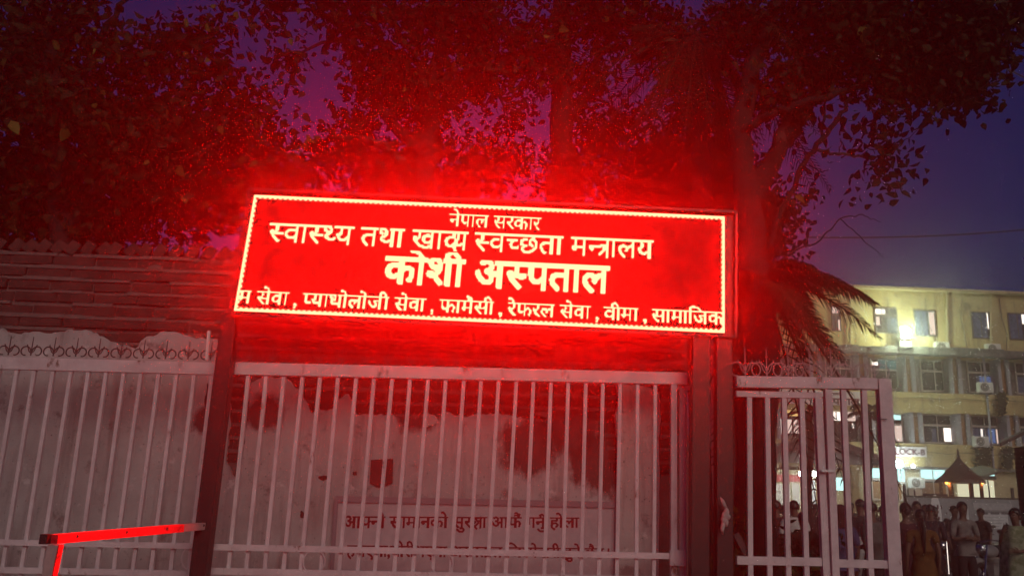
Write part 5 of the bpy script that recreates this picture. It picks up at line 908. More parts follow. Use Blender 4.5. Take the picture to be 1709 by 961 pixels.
# middle tree behind the sign
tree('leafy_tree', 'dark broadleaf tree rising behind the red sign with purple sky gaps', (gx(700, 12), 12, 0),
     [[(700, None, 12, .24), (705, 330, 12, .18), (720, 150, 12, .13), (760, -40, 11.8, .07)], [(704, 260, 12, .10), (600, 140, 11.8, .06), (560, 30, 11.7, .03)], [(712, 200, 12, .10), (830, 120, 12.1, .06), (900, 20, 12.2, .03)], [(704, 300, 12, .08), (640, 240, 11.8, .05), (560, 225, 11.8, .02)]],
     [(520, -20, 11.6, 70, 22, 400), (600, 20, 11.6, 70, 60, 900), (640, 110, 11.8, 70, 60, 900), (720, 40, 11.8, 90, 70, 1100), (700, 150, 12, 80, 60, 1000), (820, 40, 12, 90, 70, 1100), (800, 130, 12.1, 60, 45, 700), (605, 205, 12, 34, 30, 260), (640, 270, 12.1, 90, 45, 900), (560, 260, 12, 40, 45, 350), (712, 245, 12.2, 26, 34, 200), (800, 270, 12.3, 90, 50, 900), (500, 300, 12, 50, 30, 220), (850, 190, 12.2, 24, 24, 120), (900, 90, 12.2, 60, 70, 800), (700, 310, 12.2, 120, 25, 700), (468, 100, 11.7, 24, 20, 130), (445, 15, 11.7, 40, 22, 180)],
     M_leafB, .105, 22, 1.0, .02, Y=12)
# tall bare-stemmed trunk and dark crown right of it
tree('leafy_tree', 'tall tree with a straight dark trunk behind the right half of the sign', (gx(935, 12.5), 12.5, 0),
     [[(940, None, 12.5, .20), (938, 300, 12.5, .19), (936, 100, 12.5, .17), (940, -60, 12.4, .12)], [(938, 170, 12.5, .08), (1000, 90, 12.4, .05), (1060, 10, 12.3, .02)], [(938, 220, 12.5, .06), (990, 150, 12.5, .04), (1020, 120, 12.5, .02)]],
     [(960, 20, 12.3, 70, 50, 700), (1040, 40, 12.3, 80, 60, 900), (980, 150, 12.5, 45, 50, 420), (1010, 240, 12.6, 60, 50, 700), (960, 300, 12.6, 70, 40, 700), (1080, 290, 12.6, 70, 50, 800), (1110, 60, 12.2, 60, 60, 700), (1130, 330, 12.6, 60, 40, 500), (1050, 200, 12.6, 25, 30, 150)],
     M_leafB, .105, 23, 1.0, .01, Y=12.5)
tree('leafy_tree', 'shadowy low tree filling the gap between the tall palm and the spreading tree', (gx(1215, 14), 14, 0),
     [[(1215, None, 14, .2), (1212, 420, 14, .16), (1205, 200, 14, .10), (1190, 60, 14, .05)], [(1212, 380, 14, .08), (1270, 300, 14, .05), (1300, 250, 14, .02)], [(1210, 330, 14, .08), (1130, 250, 14, .05), (1090, 180, 14, .02)]],
     [(1120, 260, 14, 60, 60, 900), (1190, 290, 14, 60, 70, 1000), (1250, 330, 14, 55, 70, 1000), (1160, 190, 14, 40, 40, 420), (1215, 220, 14, 30, 30, 260), (1270, 400, 14, 55, 50, 800), (1300, 350, 14, 26, 30, 240), (1150, 350, 14, 70, 40, 700), (1060, 320, 14, 60, 40, 600), (1190, 60, 14, 60, 50, 500), (1130, 120, 14, 36, 36, 260)],
     M_leafB, .115, 27, 1.0, .0, Y=14)
# right-hand tree with spreading bare limbs and a leafy canopy out over the yard
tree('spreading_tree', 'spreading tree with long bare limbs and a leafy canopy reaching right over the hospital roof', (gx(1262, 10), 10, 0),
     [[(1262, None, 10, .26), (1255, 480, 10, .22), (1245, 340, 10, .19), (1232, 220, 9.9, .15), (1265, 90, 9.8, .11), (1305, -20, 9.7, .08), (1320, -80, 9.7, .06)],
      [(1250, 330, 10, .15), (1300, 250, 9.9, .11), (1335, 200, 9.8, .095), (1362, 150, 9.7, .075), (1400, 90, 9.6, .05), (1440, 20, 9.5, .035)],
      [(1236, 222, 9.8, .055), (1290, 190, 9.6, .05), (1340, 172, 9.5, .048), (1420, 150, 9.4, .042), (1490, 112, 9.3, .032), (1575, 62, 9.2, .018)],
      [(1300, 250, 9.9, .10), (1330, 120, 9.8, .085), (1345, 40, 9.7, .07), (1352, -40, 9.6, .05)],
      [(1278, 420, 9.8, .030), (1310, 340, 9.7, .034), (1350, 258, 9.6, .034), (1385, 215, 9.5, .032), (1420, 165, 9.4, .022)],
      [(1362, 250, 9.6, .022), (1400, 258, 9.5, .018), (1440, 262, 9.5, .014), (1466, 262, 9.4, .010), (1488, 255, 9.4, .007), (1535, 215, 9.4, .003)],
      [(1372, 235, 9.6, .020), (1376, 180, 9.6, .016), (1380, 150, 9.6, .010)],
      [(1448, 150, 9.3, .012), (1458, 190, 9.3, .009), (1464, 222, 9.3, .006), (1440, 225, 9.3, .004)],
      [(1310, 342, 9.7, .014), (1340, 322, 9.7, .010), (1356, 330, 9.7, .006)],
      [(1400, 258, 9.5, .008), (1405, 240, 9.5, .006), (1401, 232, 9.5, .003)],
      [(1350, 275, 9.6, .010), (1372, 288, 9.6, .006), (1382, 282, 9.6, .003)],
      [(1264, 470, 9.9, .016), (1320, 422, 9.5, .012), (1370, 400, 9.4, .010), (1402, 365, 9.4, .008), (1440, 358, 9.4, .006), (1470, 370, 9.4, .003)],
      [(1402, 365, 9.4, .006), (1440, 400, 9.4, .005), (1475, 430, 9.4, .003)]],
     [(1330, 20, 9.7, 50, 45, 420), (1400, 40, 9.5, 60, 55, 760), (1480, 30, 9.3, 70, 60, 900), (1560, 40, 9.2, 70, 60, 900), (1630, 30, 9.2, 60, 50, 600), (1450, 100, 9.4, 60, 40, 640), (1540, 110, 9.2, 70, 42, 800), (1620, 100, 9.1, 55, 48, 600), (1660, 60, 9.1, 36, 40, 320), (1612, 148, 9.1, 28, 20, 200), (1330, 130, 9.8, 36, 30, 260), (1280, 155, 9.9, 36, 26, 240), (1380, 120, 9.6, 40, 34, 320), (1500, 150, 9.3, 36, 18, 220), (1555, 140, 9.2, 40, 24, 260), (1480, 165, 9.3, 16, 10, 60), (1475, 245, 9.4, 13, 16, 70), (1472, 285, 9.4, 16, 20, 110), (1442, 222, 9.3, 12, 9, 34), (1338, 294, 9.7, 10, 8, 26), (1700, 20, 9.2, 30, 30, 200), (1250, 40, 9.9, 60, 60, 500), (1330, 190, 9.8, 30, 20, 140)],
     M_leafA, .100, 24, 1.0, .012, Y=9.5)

# palms: feather fronds
def frond(parent, root, d, L, droop, rng, mt, leaf=.42, nl=58, wid=.011, rname='frond'):
    d = Vector(d).normalized(); pts = []
    for i in range(11):
        t = i / 10; pts.append(Vector(root) + d * (L * t) + Vector((0, 0, -droop * L * t * t)))
    m = MB(); m.tube(pts, [.022 * (1 - .85 * i / 10) for i in range(11)], 5, cap=False)
    for i in range(nl):
        t = .14 + .86 * i / (nl - 1); k = t * 10; a = int(min(k, 9)); p = pts[a].lerp(pts[a + 1], k - a)
        ax = (pts[a + 1] - pts[a]).normalized(); sd_ = ax.cross(Vector((0, 0, 1))).normalized(); up = sd_.cross(ax)
        ll = leaf * (math.sin(math.pi * (.18 + .78 * t)) * .9 + .15)
        for sg in (-1, 1):
            v = (ax * .62 + sd_ * sg * .75 + up * rng.uniform(.0, .30)).normalized()
            q1 = p + v * ll * .5; q2 = p + v * ll + Vector((0, 0, -ll * rng.uniform(.2, .5)))
            nrm = ax * wid
            m.add([p - nrm * .5, p + nrm * .5, q1 + nrm, q2, q1 - nrm], [(0, 1, 2, 3, 4)])
    return m.build(rname, mt, parent)
def palm(label, px, Y, py_top, fr, trunk_r, seed, dry=0, lean=0, leafmt=None, skirt=()):
    rng = random.Random(seed); b = Vector((gx(px, Y), Y, 0)); top = at(px + lean, py_top, Y)
    t = thing('palm_tree', label, 'palm tree', tuple(b), 'palms behind the gate')
    m = MB(); n = 40; P = [b.lerp(top, i / n) + Vector((.05 * math.sin(i * .25), 0, 0)) for i in range(n + 1)]
    m.tube(P, [trunk_r * (1.35 - .4 * min(1, i / 8)) * (1 + .07 * (i % 2)) for i in range(n + 1)], 12); m.build('trunk', M_bark, t)
    for (az, el, L, dr) in fr:
        a, e = R(az), R(el); frond(t, top, (math.sin(a) * math.cos(e), -math.cos(a) * math.cos(e), math.sin(e)), L, dr, rng, leafmt or M_palm, leaf=.26 * (L / 1.6) + .12)
    for k in range(dry):
        a = rng.uniform(0, 2 * math.pi); q = top + Vector((math.cos(a) * .12, math.sin(a) * .12, -.1))
        frond(t, q, (math.cos(a) * .55, math.sin(a) * .55, -.65), rng.uniform(1.0, 1.9), .45, rng, M_dry, leaf=.30, nl=22, wid=.012, rname='dry_frond')
    return t
palm('short shaggy palm with drooping feather fronds just right of the red sign', 1272, 8.6, 470,
     [(95, 16, 1.30, .40), (80, 2, 1.15, .55), (110, 30, 1.15, .50), (60, 20, 1.1, .6), (130, 10, 1.2, .6), (95, -22, .95, .5), (70, -30, .85, .5), (40, 40, .9, .7), (-60, 15, 1.1, .6), (-95, 10, 1.0, .6), (-120, 30, .9, .7), (180, 20, 1.1, .6), (150, 40, .9, .7), (15, -10, .9, .6), (110, -15, .9, .55), (100, 50, .8, .9), (60, -50, .75, .3), (110, -45, .75, .3)], .13, 31, 5)
palm('tall palm with long dry hanging fronds behind the right end of the sign', 1165, 11.2, 60,
     [(90, 20, 2.6, .6), (60, 5, 2.4, .8), (120, 0, 2.4, .8), (-90, 10, 2.6, .7), (-60, -5, 2.3, .8), (30, -20, 2.2, .7), (-30, -25, 2.2, .7), (180, 10, 2.4, .7), (85, -35, 2.2, .5), (-85, -35, 2.2, .5), (20, 20, 2.2, .9), (-140, 15, 2.3, .7), (140, -30, 2.2, .5)], .13, 32, 34)
palm('slender palm further back in the hospital yard, seen between the gate bars', 1448, 30, 690,
     [(90, 20, 1.0, .5), (40, 10, 1.0, .5), (-90, 20, 1.0, .6), (-40, 0, .9, .5), (140, 20, .9, .5), (-140, 20, .9, .5), (0, 50, 1.3, .8), (90, -30, 1.3, .4), (-90, -30, 1.3, .4), (65, 55, 1.3, .8), (-65, 55, 1.3, .8)], .14, 33, 2)
palm('slender palm in the hospital yard close behind the inner gate stile', 1350, 26, 690,
     [(90, 20, .9, .5), (40, 10, .9, .5), (-90, 20, .9, .5), (-40, 0, .8, .5), (0, 50, .8, .6), (90, -30, .8, .4), (-90, -30, .8, .4), (60, -20, .8, .4)], .10, 34, 2)
# bushes in the yard behind the wicket gate
M_bush = leafmat('glossy_bush_leaf', (.085, .085, .025), (.04, .035, .015)); M_bush.node_tree.nodes['Principled BSDF'].inputs['Roughness'].default_value = .25
def bush(label, px, Y, h_, r_, n, seed, lm=None, yel=.0):
    nr = np.random.default_rng(seed); b = Vector((gx(px, Y), Y, 0)); t = thing('shrub', label, 'shrub', tuple(b), 'shrubs behind the wicket gate')
    m = MB(); pts = []
    for k in range(16):
        d = nr.normal(size=3) * r_ * .55; tip = b + Vector((d[0], d[1], h_ * nr.uniform(.55, 1.0)))
        m.tube([b, b.lerp(tip, .5) + Vector((0, 0, .08)), tip], [.018, .012, .004], 5, cap=False)
        for _ in range(n // 16):
            q = nr.random() ** .6; p = b.lerp(tip, .25 + .75 * q) + Vector(nr.normal(size=3)) * .07; pts.append(tuple(p))
    m.build('stems', M_bark, t); leaves_mesh(pts, .085, nr, 'foliage', lm or M_bush, t, aspect=.35, droop=.2)
bush('low glossy leaved shrub at the foot of the wicket gate, left leaf', 1288, 8.6, 1.22, .42, 900, 41)
bush('taller brownish shrub behind the second bar of the wicket gate', 1262, 9.6, 1.62, .36, 800, 42)
bush('shrub in the yard behind the middle bars of the wicket gate', 1322, 10.5, 1.38, .42, 800, 43, M_leafA)
bush('small leafy plant beside the yellow porch column', 1462, 28, 1.9, .35, 300, 44)

# ---------------------------------------------------------------- people
def skin_mesh(name, V, Ed, Rd, root, mt, parent, sub=1):
    me = bpy.data.meshes.new(name); me.from_pydata(V, Ed, []); o = bpy.data.objects.new(name, me); C.objects.link(o)
    md = o.modifiers.new('skin', 'SKIN'); md.use_smooth_shade = True; md.branch_smoothing = .4
    if not me.skin_vertices: 
        me.attributes.new('skin', 'FLOAT', 'POINT') if False else None
    sv = me.skin_vertices[0].data
    for i, r_ in enumerate(Rd):
        sv[i].radius = (r_, r_) if not hasattr(r_, '__len__') else r_
        sv[i].use_root = (i == root)
    sd_ = o.modifiers.new('sub', 'SUBSURF'); sd_.levels = sub; sd_.render_levels = sub
    dg = bpy.context.evaluated_depsgraph_get(); dg.update()
    nm = bpy.data.meshes.new_from_object(o.evaluated_get(dg))
    bpy.data.objects.remove(o); bpy.data.meshes.remove(me)
    nm.name = name
    for p in nm.polygons: p.use_smooth = True
    nm.materials.clear(); nm.materials.append(mt)
    q = bpy.data.objects.new(name, nm); C.objects.link(q); q.parent = parent
    return q
class Sk:
    def __init__(s): s.V = []; s.E = []; s.R = []
    def v(s, p, r_, frm=None):
        s.V.append(tuple(p)); s.R.append(r_); i = len(s.V) - 1
        if frm is not None: s.E.append((frm, i))
        return i
    def chain(s, pts, frm=None):
        for p, r_ in pts: frm = s.v(p, r_, frm)
        return frm
M_skin = mat('brown_skin', (.13, .068, .048), .55); M_hair = mat('black_hair', (.012, .010, .010), .4)
M_eye = mat('dark_eye', (.01, .008, .008), .2)
ARMS = {   # elbow, wrist, hand end offsets for a side +1 (mirrored), standing 1.7 m, facing -Y
 'down': ((.235, .02, 1.12), (.245, -.05, .87), (.24, -.08, .78)),
 'crossed': ((.25, -.02, 1.11), (.02, -.20, 1.13), (-.08, -.21, 1.15)),
 'face': ((.26, -.06, 1.14), (.12, -.22, 1.36), (.06, -.20, 1.44)),
 'hip': ((.34, .06, 1.14), (.20, -.04, .98), (.14, -.09, .96)),
 'hold': ((.24, .00, 1.12), (.17, -.24, 1.08), (.10, -.31, 1.09)),
 'reach': ((.30, -.16, 1.22), (.34, -.40, 1.24), (.35, -.49, 1.25)),
}
clothmats = {}
def cloth(c, nz=.4, c2=None, ns=6):
    c = tuple(x * .68 for x in c)  # all clothes darkened, standing in for shade over the crowd
    k = (c, nz, c2, ns)
    if k not in clothmats: clothmats[k] = mat('woven_cloth', c, .85, noise=nz, nscale=ns, col2=c2, bump=.2, bscale=14)
    return clothmats[k]
def person(label, px, Y, face, h=1.68, la='down', ra='down', top=(.2, .2, .2), bottom=(.05, .05, .06), wear='shirt', hair='short', lean=0.0, z0=0.0, stride=.0, build_=1.0, head=0, topmat=None, group='people in the hospital yard', fingers=True, scarf=None):
    s = h / 1.72; loc = (gx(px, Y), Y, z0)
    t = thing('person', label, 'person', loc, group); t.rotation_euler = (0, 0, R(face))
    def S(p, k=1.0): # leaning upper body
        x, y, z = p; y2 = y - max(0, z - .95) * math.sin(lean); return (x * s * k, y2 * s, z * s)
    b = Sk(); r_ = s * build_
    pel = b.v(S((0, 0, .94)), (.145 * r_, .10 * r_))
    wst = b.v(S((0, 0, 1.10)), (.125 * r_, .09 * r_), pel); ch = b.v(S((0, .0, 1.28)), (.150 * r_, .105 * r_), wst); up = b.v(S((0, .01, 1.40)), (.11 * r_, .08 * r_), ch)
    hx = math.sin(R(head))
    nk = b.v(S((0, .0, 1.475)), .055 * s, up)
    b.chain([(S((hx * .01, -.012, 1.545)), (.062 * s, .072 * s)), (S((hx * .015, -.015, 1.615)), (.074 * s, .090 * s)), (S((hx * .015, -.008, 1.675)), (.066 * s, .080 * s)), (S((hx * .015, -.0, 1.705)), (.03 * s, .04 * s))], nk)
    joints = {}
    for sg, arm in ((-1, la), (1, ra)):
        e, w_, hd = [Vector((p[0] * sg, p[1], p[2])) for p in ARMS[arm]]
        sh = Vector((.185 * sg, .01, 1.39)); joints[sg] = (sh, e, w_, hd)
        d = (hd - w_).normalized()
        a = b.chain([(S(sh), .055 * r_), (S(sh.lerp(e, .5)), .047 * r_), (S(e), .038 * r_), (S(e.lerp(w_, .4)), .036 * s), (S(w_), .025 * s), (S(w_ + d * .05), (.038 * s, .018 * s))], up)
        if fingers:
            side = d.cross(Vector((0, 1, 0.2))).normalized()
            for k, (o_, L) in enumerate(((-.030, .060), (-.010, .075), (.010, .072), (.029, .055))):
                b.chain([(S(w_ + d * .085 + side * o_), .0095 * s), (S(w_ + d * (.085 + L * .55) + side * o_ * 1.15 + Vector((0, -.008, 0))), .0085 * s), (S(w_ + d * (.085 + L) + side * o_ * 1.1 + Vector((0, -.026, 0))), .007 * s)], a)
            b.chain([(S(w_ + d * .04 - side * .045), .011 * s), (S(w_ + d * .085 - side * .062 + Vector((0, -.012, 0))), .009 * s)], a)
        else: b.v(S(hd), (.03 * s, .015 * s), a)
    for sg in (-1, 1):
        st = stride * sg
        b.chain([(S((.09 * sg, 0, .86)), .092 * r_), (S((.10 * sg, -.02 - st * .5, .50)), .058 * r_), (S((.10 * sg, .01 - st * .8, .30)), .052 * r_), (S((.105 * sg, .02 - st, .09)), .035 * s), (S((.11 * sg, -.05 - st, .045)), (.036 * s, .030 * s)), (S((.115 * sg, -.15 - st, .03)), (.038 * s, .022 * s))], pel)
    skin_mesh('body', b.V, b.E, b.R, pel, M_skin, t)
    hz_ = Vector(S((hx * .015, -.008, 1.64)))
    # face: nose, eyes, mouth, ears
    m = MB(); fy = hz_.y - .088 * s
    m.lathe([(.018 * s, 0), (.013 * s, .02 * s), (.007 * s, .05 * s)], (hz_.x, fy, hz_.z - .05 * s), 6); m.build_local('nose', M_skin, t, True)
    for sg in (-1, 1):
        m = MB(); m.ellipsoid((hz_.x + .031 * sg * s, fy + .012 * s, hz_.z - .008 * s), (.010 * s, .006 * s, .005 * s), 8, 6); m.build_local('eye', M_eye, t, True)
        m = MB(); m.ellipsoid((hz_.x + .078 * sg * s, hz_.y + .012 * s, hz_.z - .025 * s), (.012 * s, .022 * s, .034 * s), 8, 6); m.build_local('ear', M_skin, t, True)
    m = MB(); m.ellipsoid((hz_.x, fy + .010 * s, hz_.z - .075 * s), (.024 * s, .008 * s, .007 * s), 8, 6); m.build_local('mouth', mat('lips', (.16, .06, .05), .5) if 'lips' not in bpy.data.materials else bpy.data.materials['lips'], t, True)
    m = MB()
    nu, nv = 16, 10; rr = random.Random(int(px))
    c = hz_ + Vector((0, .012 * s, .012 * s)); vs = []
    for j in range(nv + 1):
        ph = math.pi * .62 * j / nv
        for k in range(nu):
            a = 2 * math.pi * k / nu; front = max(0, -math.sin(a))
            phl = min(ph, math.pi * (.62 - .30 * front))
            q = 1 + rr.uniform(-.03, .05)
            vs.append((c.x + .090 * s * q * math.sin(phl) * math.cos(a), c.y + .106 * s * q * math.sin(phl) * math.sin(a), c.z + .104 * s * q * math.cos(phl)))
    m.add(vs, [(j * nu + k, j * nu + (k + 1) % nu, (j + 1) * nu + (k + 1) % nu, (j + 1) * nu + k) for j in range(nv) for k in range(nu)])
    if hair == 'bun': m.ellipsoid((c.x, c.y + .115 * s, c.z - .04 * s), (.055 * s, .05 * s, .055 * s), 10, 8)
    if hair == 'braid':
        m.tube([(c.x, c.y + .09 * s, c.z - .03 * s), (c.x, c.y + .125 * s, c.z - .14 * s), (c.x + .01, c.y + .125 * s, c.z - .34 * s), (c.x + .01, c.y + .13 * s, c.z - .55 * s)], [.05 * s, .04 * s, .03 * s, .012 * s], 8)
    m.build_local('hair', M_hair, t, True)
    if scarf:
        m = MB(); vs = []
        for j in range(nv + 3):
            ph = math.pi * .74 * min(j, nv) / nv; fl = max(0, j - nv)
            for k in range(nu):
                a = 2 * math.pi * k / nu; front = max(0, -math.sin(a)); phl = min(ph, math.pi * (.74 - .46 * front)); f_ = 1 + fl * .32
                vs.append((c.x + .104 * s * math.sin(phl) * math.cos(a) * f_, c.y + .118 * s * math.sin(phl) * math.sin(a) * f_, c.z + .112 * s * math.cos(phl) - fl * .07 * s * (1 - front)))
        m.add(vs, [(j * nu + k, j * nu + (k + 1) % nu, (j + 1) * nu + (k + 1) % nu, (j + 1) * nu + k) for j in range(nv + 2) for k in range(nu)])
        m.build_local('head_scarf', cloth(scarf), t, True)
    tm = topmat or cloth(top); sleeve = .98 if wear in ('shirt', 'jacket') else .62
    g = Sk(); hem = .80 if wear == 'shirt' else .78
    k0 = g.v(S((0, 0, .98)), (.165 * r_, .122 * r_)); g.chain([(S((0, 0, .88)), (.172 * r_, .125 * r_)), (S((0, 0, hem)), (.176 * r_, .128 * r_))], k0)
    kc = g.chain([(S((0, 0, 1.12)), (.150 * r_, .115 * r_)), (S((0, 0, 1.28)), (.172 * r_, .125 * r_)), (S((0, .01, 1.40)), (.135 * r_, .095 * r_))], k0)
    g.v(S((0, .005, 1.462)), .064 * s, kc)
    for sg in (-1, 1):
        sh, e, w_, hd = joints[sg]
        if wear == 'jacket': g.chain([(S(sh), .072 * r_), (S(sh.lerp(e, .5)), .064 * r_), (S(e), .056 * r_), (S(e.lerp(w_, .5)), .050 * r_), (S(e.lerp(w_, .92)), .042 * s)], kc)
        else: g.chain([(S(sh), .070 * r_), (S(sh.lerp(e, .5)), .064 * r_), (S(sh.lerp(e, sleeve - .08)), .060 * r_)], kc)
    skin_mesh('top', g.V, g.E, g.R, k0, tm, t)
    if wear in ('shirt', 'jacket'):
        g = Sk(); k0 = g.v(S((0, 0, .93)), (.158 * r_, .114 * r_)); g.v(S((0, 0, 1.0)), (.146 * r_, .105 * r_), k0)
        for sg in (-1, 1):
            st = stride * sg
            g.chain([(S((.092 * sg, 0, .84)), .108 * r_), (S((.10 * sg, -.02 - st * .5, .50)), .080 * r_), (S((.103 * sg, .01 - st * .8, .28)), .072 * r_), (S((.105 * sg, .02 - st, .10)), .064 * r_)], k0)
        skin_mesh('trousers', g.V, g.E, g.R, k0, cloth(bottom), t)
    else:                                # kurta or sari: flared, folded skirt
        m = MB(); n = 36; b0 = len(m.v); prof = [(1.02, .150, .118), (.92, .180, .135), (.75, .205, .160), (.5, .225, .185), (.3, .240, .200), (.10 if wear == 'sari' else .38, .255, .215)]
        for z_, rx, ry in prof:
            for k in range(n):
                a = 2 * math.pi * k / n; fo = 1 + .045 * math.sin(a * 9 + z_ * 3) * (1.02 - z_) + .02 * math.sin(a * 4)
                x_, y_, zz = S((rx * math.cos(a) * fo * build_, ry * math.sin(a) * fo * build_, z_)); m.v.append((x_, y_, zz))
        for i in range(len(prof) - 1):
            for k in range(n): m.f.append((i * n + k, (i + 1) * n + k, (i + 1) * n + (k + 1) % n, i * n + (k + 1) % n))
        m.build_local('skirt', tm if wear == 'kurta' else cloth(bottom), t, True)
        if wear == 'kurta':
            g = Sk(); k0 = g.v(S((0, 0, .80)), .12 * r_)
            for sg in (-1, 1): g.chain([(S((.09 * sg, 0, .60)), .085 * r_), (S((.10 * sg, 0, .35)), .078 * r_), (S((.105 * sg, .02, .10)), .058 * r_)], k0)
            skin_mesh('trousers', g.V, g.E, g.R, k0, cloth(bottom), t)
        else:                            # sash over one shoulder
            m = MB(); P0 = [(-.19, -.03, 1.44), (-.05, -.135, 1.30), (.10, -.14, 1.12), (.18, -.04, .98), (.14, .11, .95), (-.02, .15, 1.15), (-.15, .11, 1.36), (-.19, .03, 1.45), (-.21, .14, 1.2), (-.20, .17, .85)]
            for i in range(len(P0) - 1):
                a_, b_ = Vector(S(P0[i])), Vector(S(P0[i + 1])); up_ = Vector((0, 0, .075 * s)); q = len(m.v)
                m.v += [tuple(a_ - up_), tuple(b_ - up_), tuple(b_ + up_), tuple(a_ + up_)]; m.f.append((q, q + 1, q + 2, q + 3))
            m.build_local('sash', tm, t, True)
    m = MB()
    for sg in (-1, 1):
        st = stride * sg
        m.ellipsoid(S((.11 * sg, -.06 - st, .035)), (.050 * s, .135 * s, .035 * s), 10, 6)
    m.build_local('shoes', mat('dark_shoe', (.03, .025, .025), .5) if 'dark_shoe' not in bpy.data.materials else bpy.data.materials['dark_shoe'], t, True)
    return t

def shawl(parent, s, mt):                # loose shawl over both shoulders
    m = MB(); n = 40; prof = [(1.475, .085, .075), (1.44, .19, .115), (1.38, .245, .150), (1.25, .275, .190), (1.05, .30, .215), (.85, .325, .235), (.66, .34, .25)]
    for j, (z_, rx, ry) in enumerate(prof):
        for k in range(n):
            a = 2 * math.pi * k / n; fo = 1 + .05 * math.sin(a * 8 + j * .4) * j / 6 + .03 * math.sin(a * 3 + j)
            m.v.append((rx * math.cos(a) * fo * s, ry * math.sin(a) * fo * s, (z_ - .04 * math.sin(a * 5) * j / 6) * s))
    for i in range(len(prof) - 1):
        for k in range(n): m.f.append((i * n + k, (i + 1) * n + k, (i + 1) * n + (k + 1) % n, i * n + (k + 1) % n))
    return m.build_local('shawl', mt, parent, True)

person('man in a pale grey shirt with folded arms and dark trousers, facing the gate', 1606, 15.0, 4, 1.71, 'crossed', 'crossed', (.30, .26, .24), (.03, .022, .026), head=0)
wm = person('woman at the right edge in a pale green patterned shawl, hand raised to her chin', 1693, 13.0, -62, 1.62, 'face', 'hold', (.25, .24, .17), (.2, .2, .14), 'sari', 'bun')
M_shawl = mat('patterned_shawl', (.42, .44, .29), .8, col2=(.22, .25, .13), nscale=7, detail=3, bump=.2, lo=.42, hi=.58)
shawl(wm, .94, M_shawl)
person('woman in a long mustard kurta seen from behind, dark hair in a braid', 1535, 12.2, 172, 1.57, 'down', 'down', (.20, .085, .018), (.15, .09, .05), 'kurta', 'braid')
person('woman in a maroon kurta standing right beside the gate pillar', 1511, 13.2, 165, 1.66, 'down', 'hold', (.085, .022, .035), (.05, .02, .03), 'kurta', 'bun')
person('man in a dark purple jacket leaning over a parked motorbike, right of the mustard kurta', 1552, 16.4, 150, 1.66, 'hold', 'hold', (.050, .025, .045), (.03, .025, .03), 'jacket', lean=.12)
person('man in a dark shirt partly hidden behind the man with folded arms', 1592, 19.0, 20, 1.66, 'down', 'hold', (.08, .05, .05), (.03, .03, .035), fingers=False)
person('man in dark clothes striding past the second motorbike', 1636, 20.5, -70, 1.62, 'down', 'down', (.055, .03, .035), (.035, .028, .032), stride=.16, fingers=False)
person('boy in a pinkish shirt standing among the motorbikes', 1578, 23.0, 30, 1.35, 'down', 'hip', (.40, .16, .15), (.08, .06, .06), fingers=False)
person('man in a brown shirt whose head shows between the mustard and maroon kurtas', 1530, 17.5, 0, 1.72, 'down', 'down', (.10, .06, .05), (.04, .03, .03), fingers=False)
person('person in a blue shirt with a maroon head scarf, seen from behind through the gate', 1402, 12.0, 185, 1.60, 'down', 'hip', (.10, .10, .22), (.03, .025, .05), scarf=(.10, .028, .028), build_=1.12)
person('person in a black jacket carrying a white cloth, seen through the right gate leaf', 1436, 16.0, 200, 1.72, 'hold', 'down', (.025, .018, .024), (.025, .02, .022), 'jacket')
person('man in a grey shirt stooping beside the gate pillar, back to the street', 1464, 12.2, 205, 1.66, 'down', 'hold', (.17, .16, .15), (.05, .045, .05), lean=.20, build_=1.1)
person('person in dark clothes standing far behind the stooping man', 1472, 22.0, 0, 1.62, 'down', 'down', (.05, .03, .035), (.03, .03, .03), fingers=False)
person('man in a bright white shirt seen from behind, between the third and fourth gate bars', 1325, 14.6, 160, 1.66, 'hold', 'hold', (.95, .92, .86), (.05, .04, .04), lean=.12)
person('person in dark brown clothes in front of the white shirted man', 1340, 12.4, 190, 1.50, 'down', 'down', (.055, .035, .022), (.04, .03, .02), fingers=True)
person('man in a dark maroon shirt between the second and third gate bars', 1296, 16.0, 150, 1.66, 'hold', 'down', (.075, .03, .03), (.04, .03, .03), scarf=None)
person('man in a light shirt in the crowd before the cream doors', 1291, 30.0, 10, 1.68, 'hold', 'down', (.35, .30, .28), (.05, .05, .06), fingers=False)
person('man in a striped grey shirt in the crowd before the red notice strip', 1320, 31.0, -20, 1.68, 'down', 'hip', (.30, .28, .28), (.06, .05, .05), fingers=False)
person('man in a grey shirt standing near the white door of the porch', 1353.5, 33.0, 0, 1.72, 'down', 'down', (.27, .23, .21), (.06, .05, .06), fingers=False)
person('man in a dark jacket at the foot of the porch steps', 1361, 24.0, 170, 1.64, 'down', 'down', (.06, .03, .03), (.03, .03, .03), 'jacket', fingers=False)
person('man in a white shirt standing up on the porch steps', 1388, 43.5, 40, 1.70, 'down', 'hold', (.50, .48, .46), (.05, .05, .06), z0=.51, fingers=False)
person('woman in a red sari with an outstretched arm on the porch steps', 1405, 40.2, 70, 1.58, 'reach', 'down', (.20, .03, .03), (.16, .025, .03), 'sari', 'bun', z0=.0, fingers=False)
person('woman in a dark shawl at the far left of the crowd behind the gate', 1262, 22.0, 30, 1.58, 'hold', 'hold', (.09, .05, .05), (.06, .04, .04), 'sari', 'bun', fingers=False)
person('man in a checked dark shirt left of the gate bars, in the crowd', 1276, 26.0, -20, 1.70, 'down', 'down', (.10, .07, .06), (.04, .04, .04), fingers=False)
person('woman in a brown kurta behind the lower gate bars', 1308, 20.0, 20, 1.57, 'down', 'hold', (.10, .055, .04), (.06, .04, .03), 'kurta', 'bun', fingers=False)
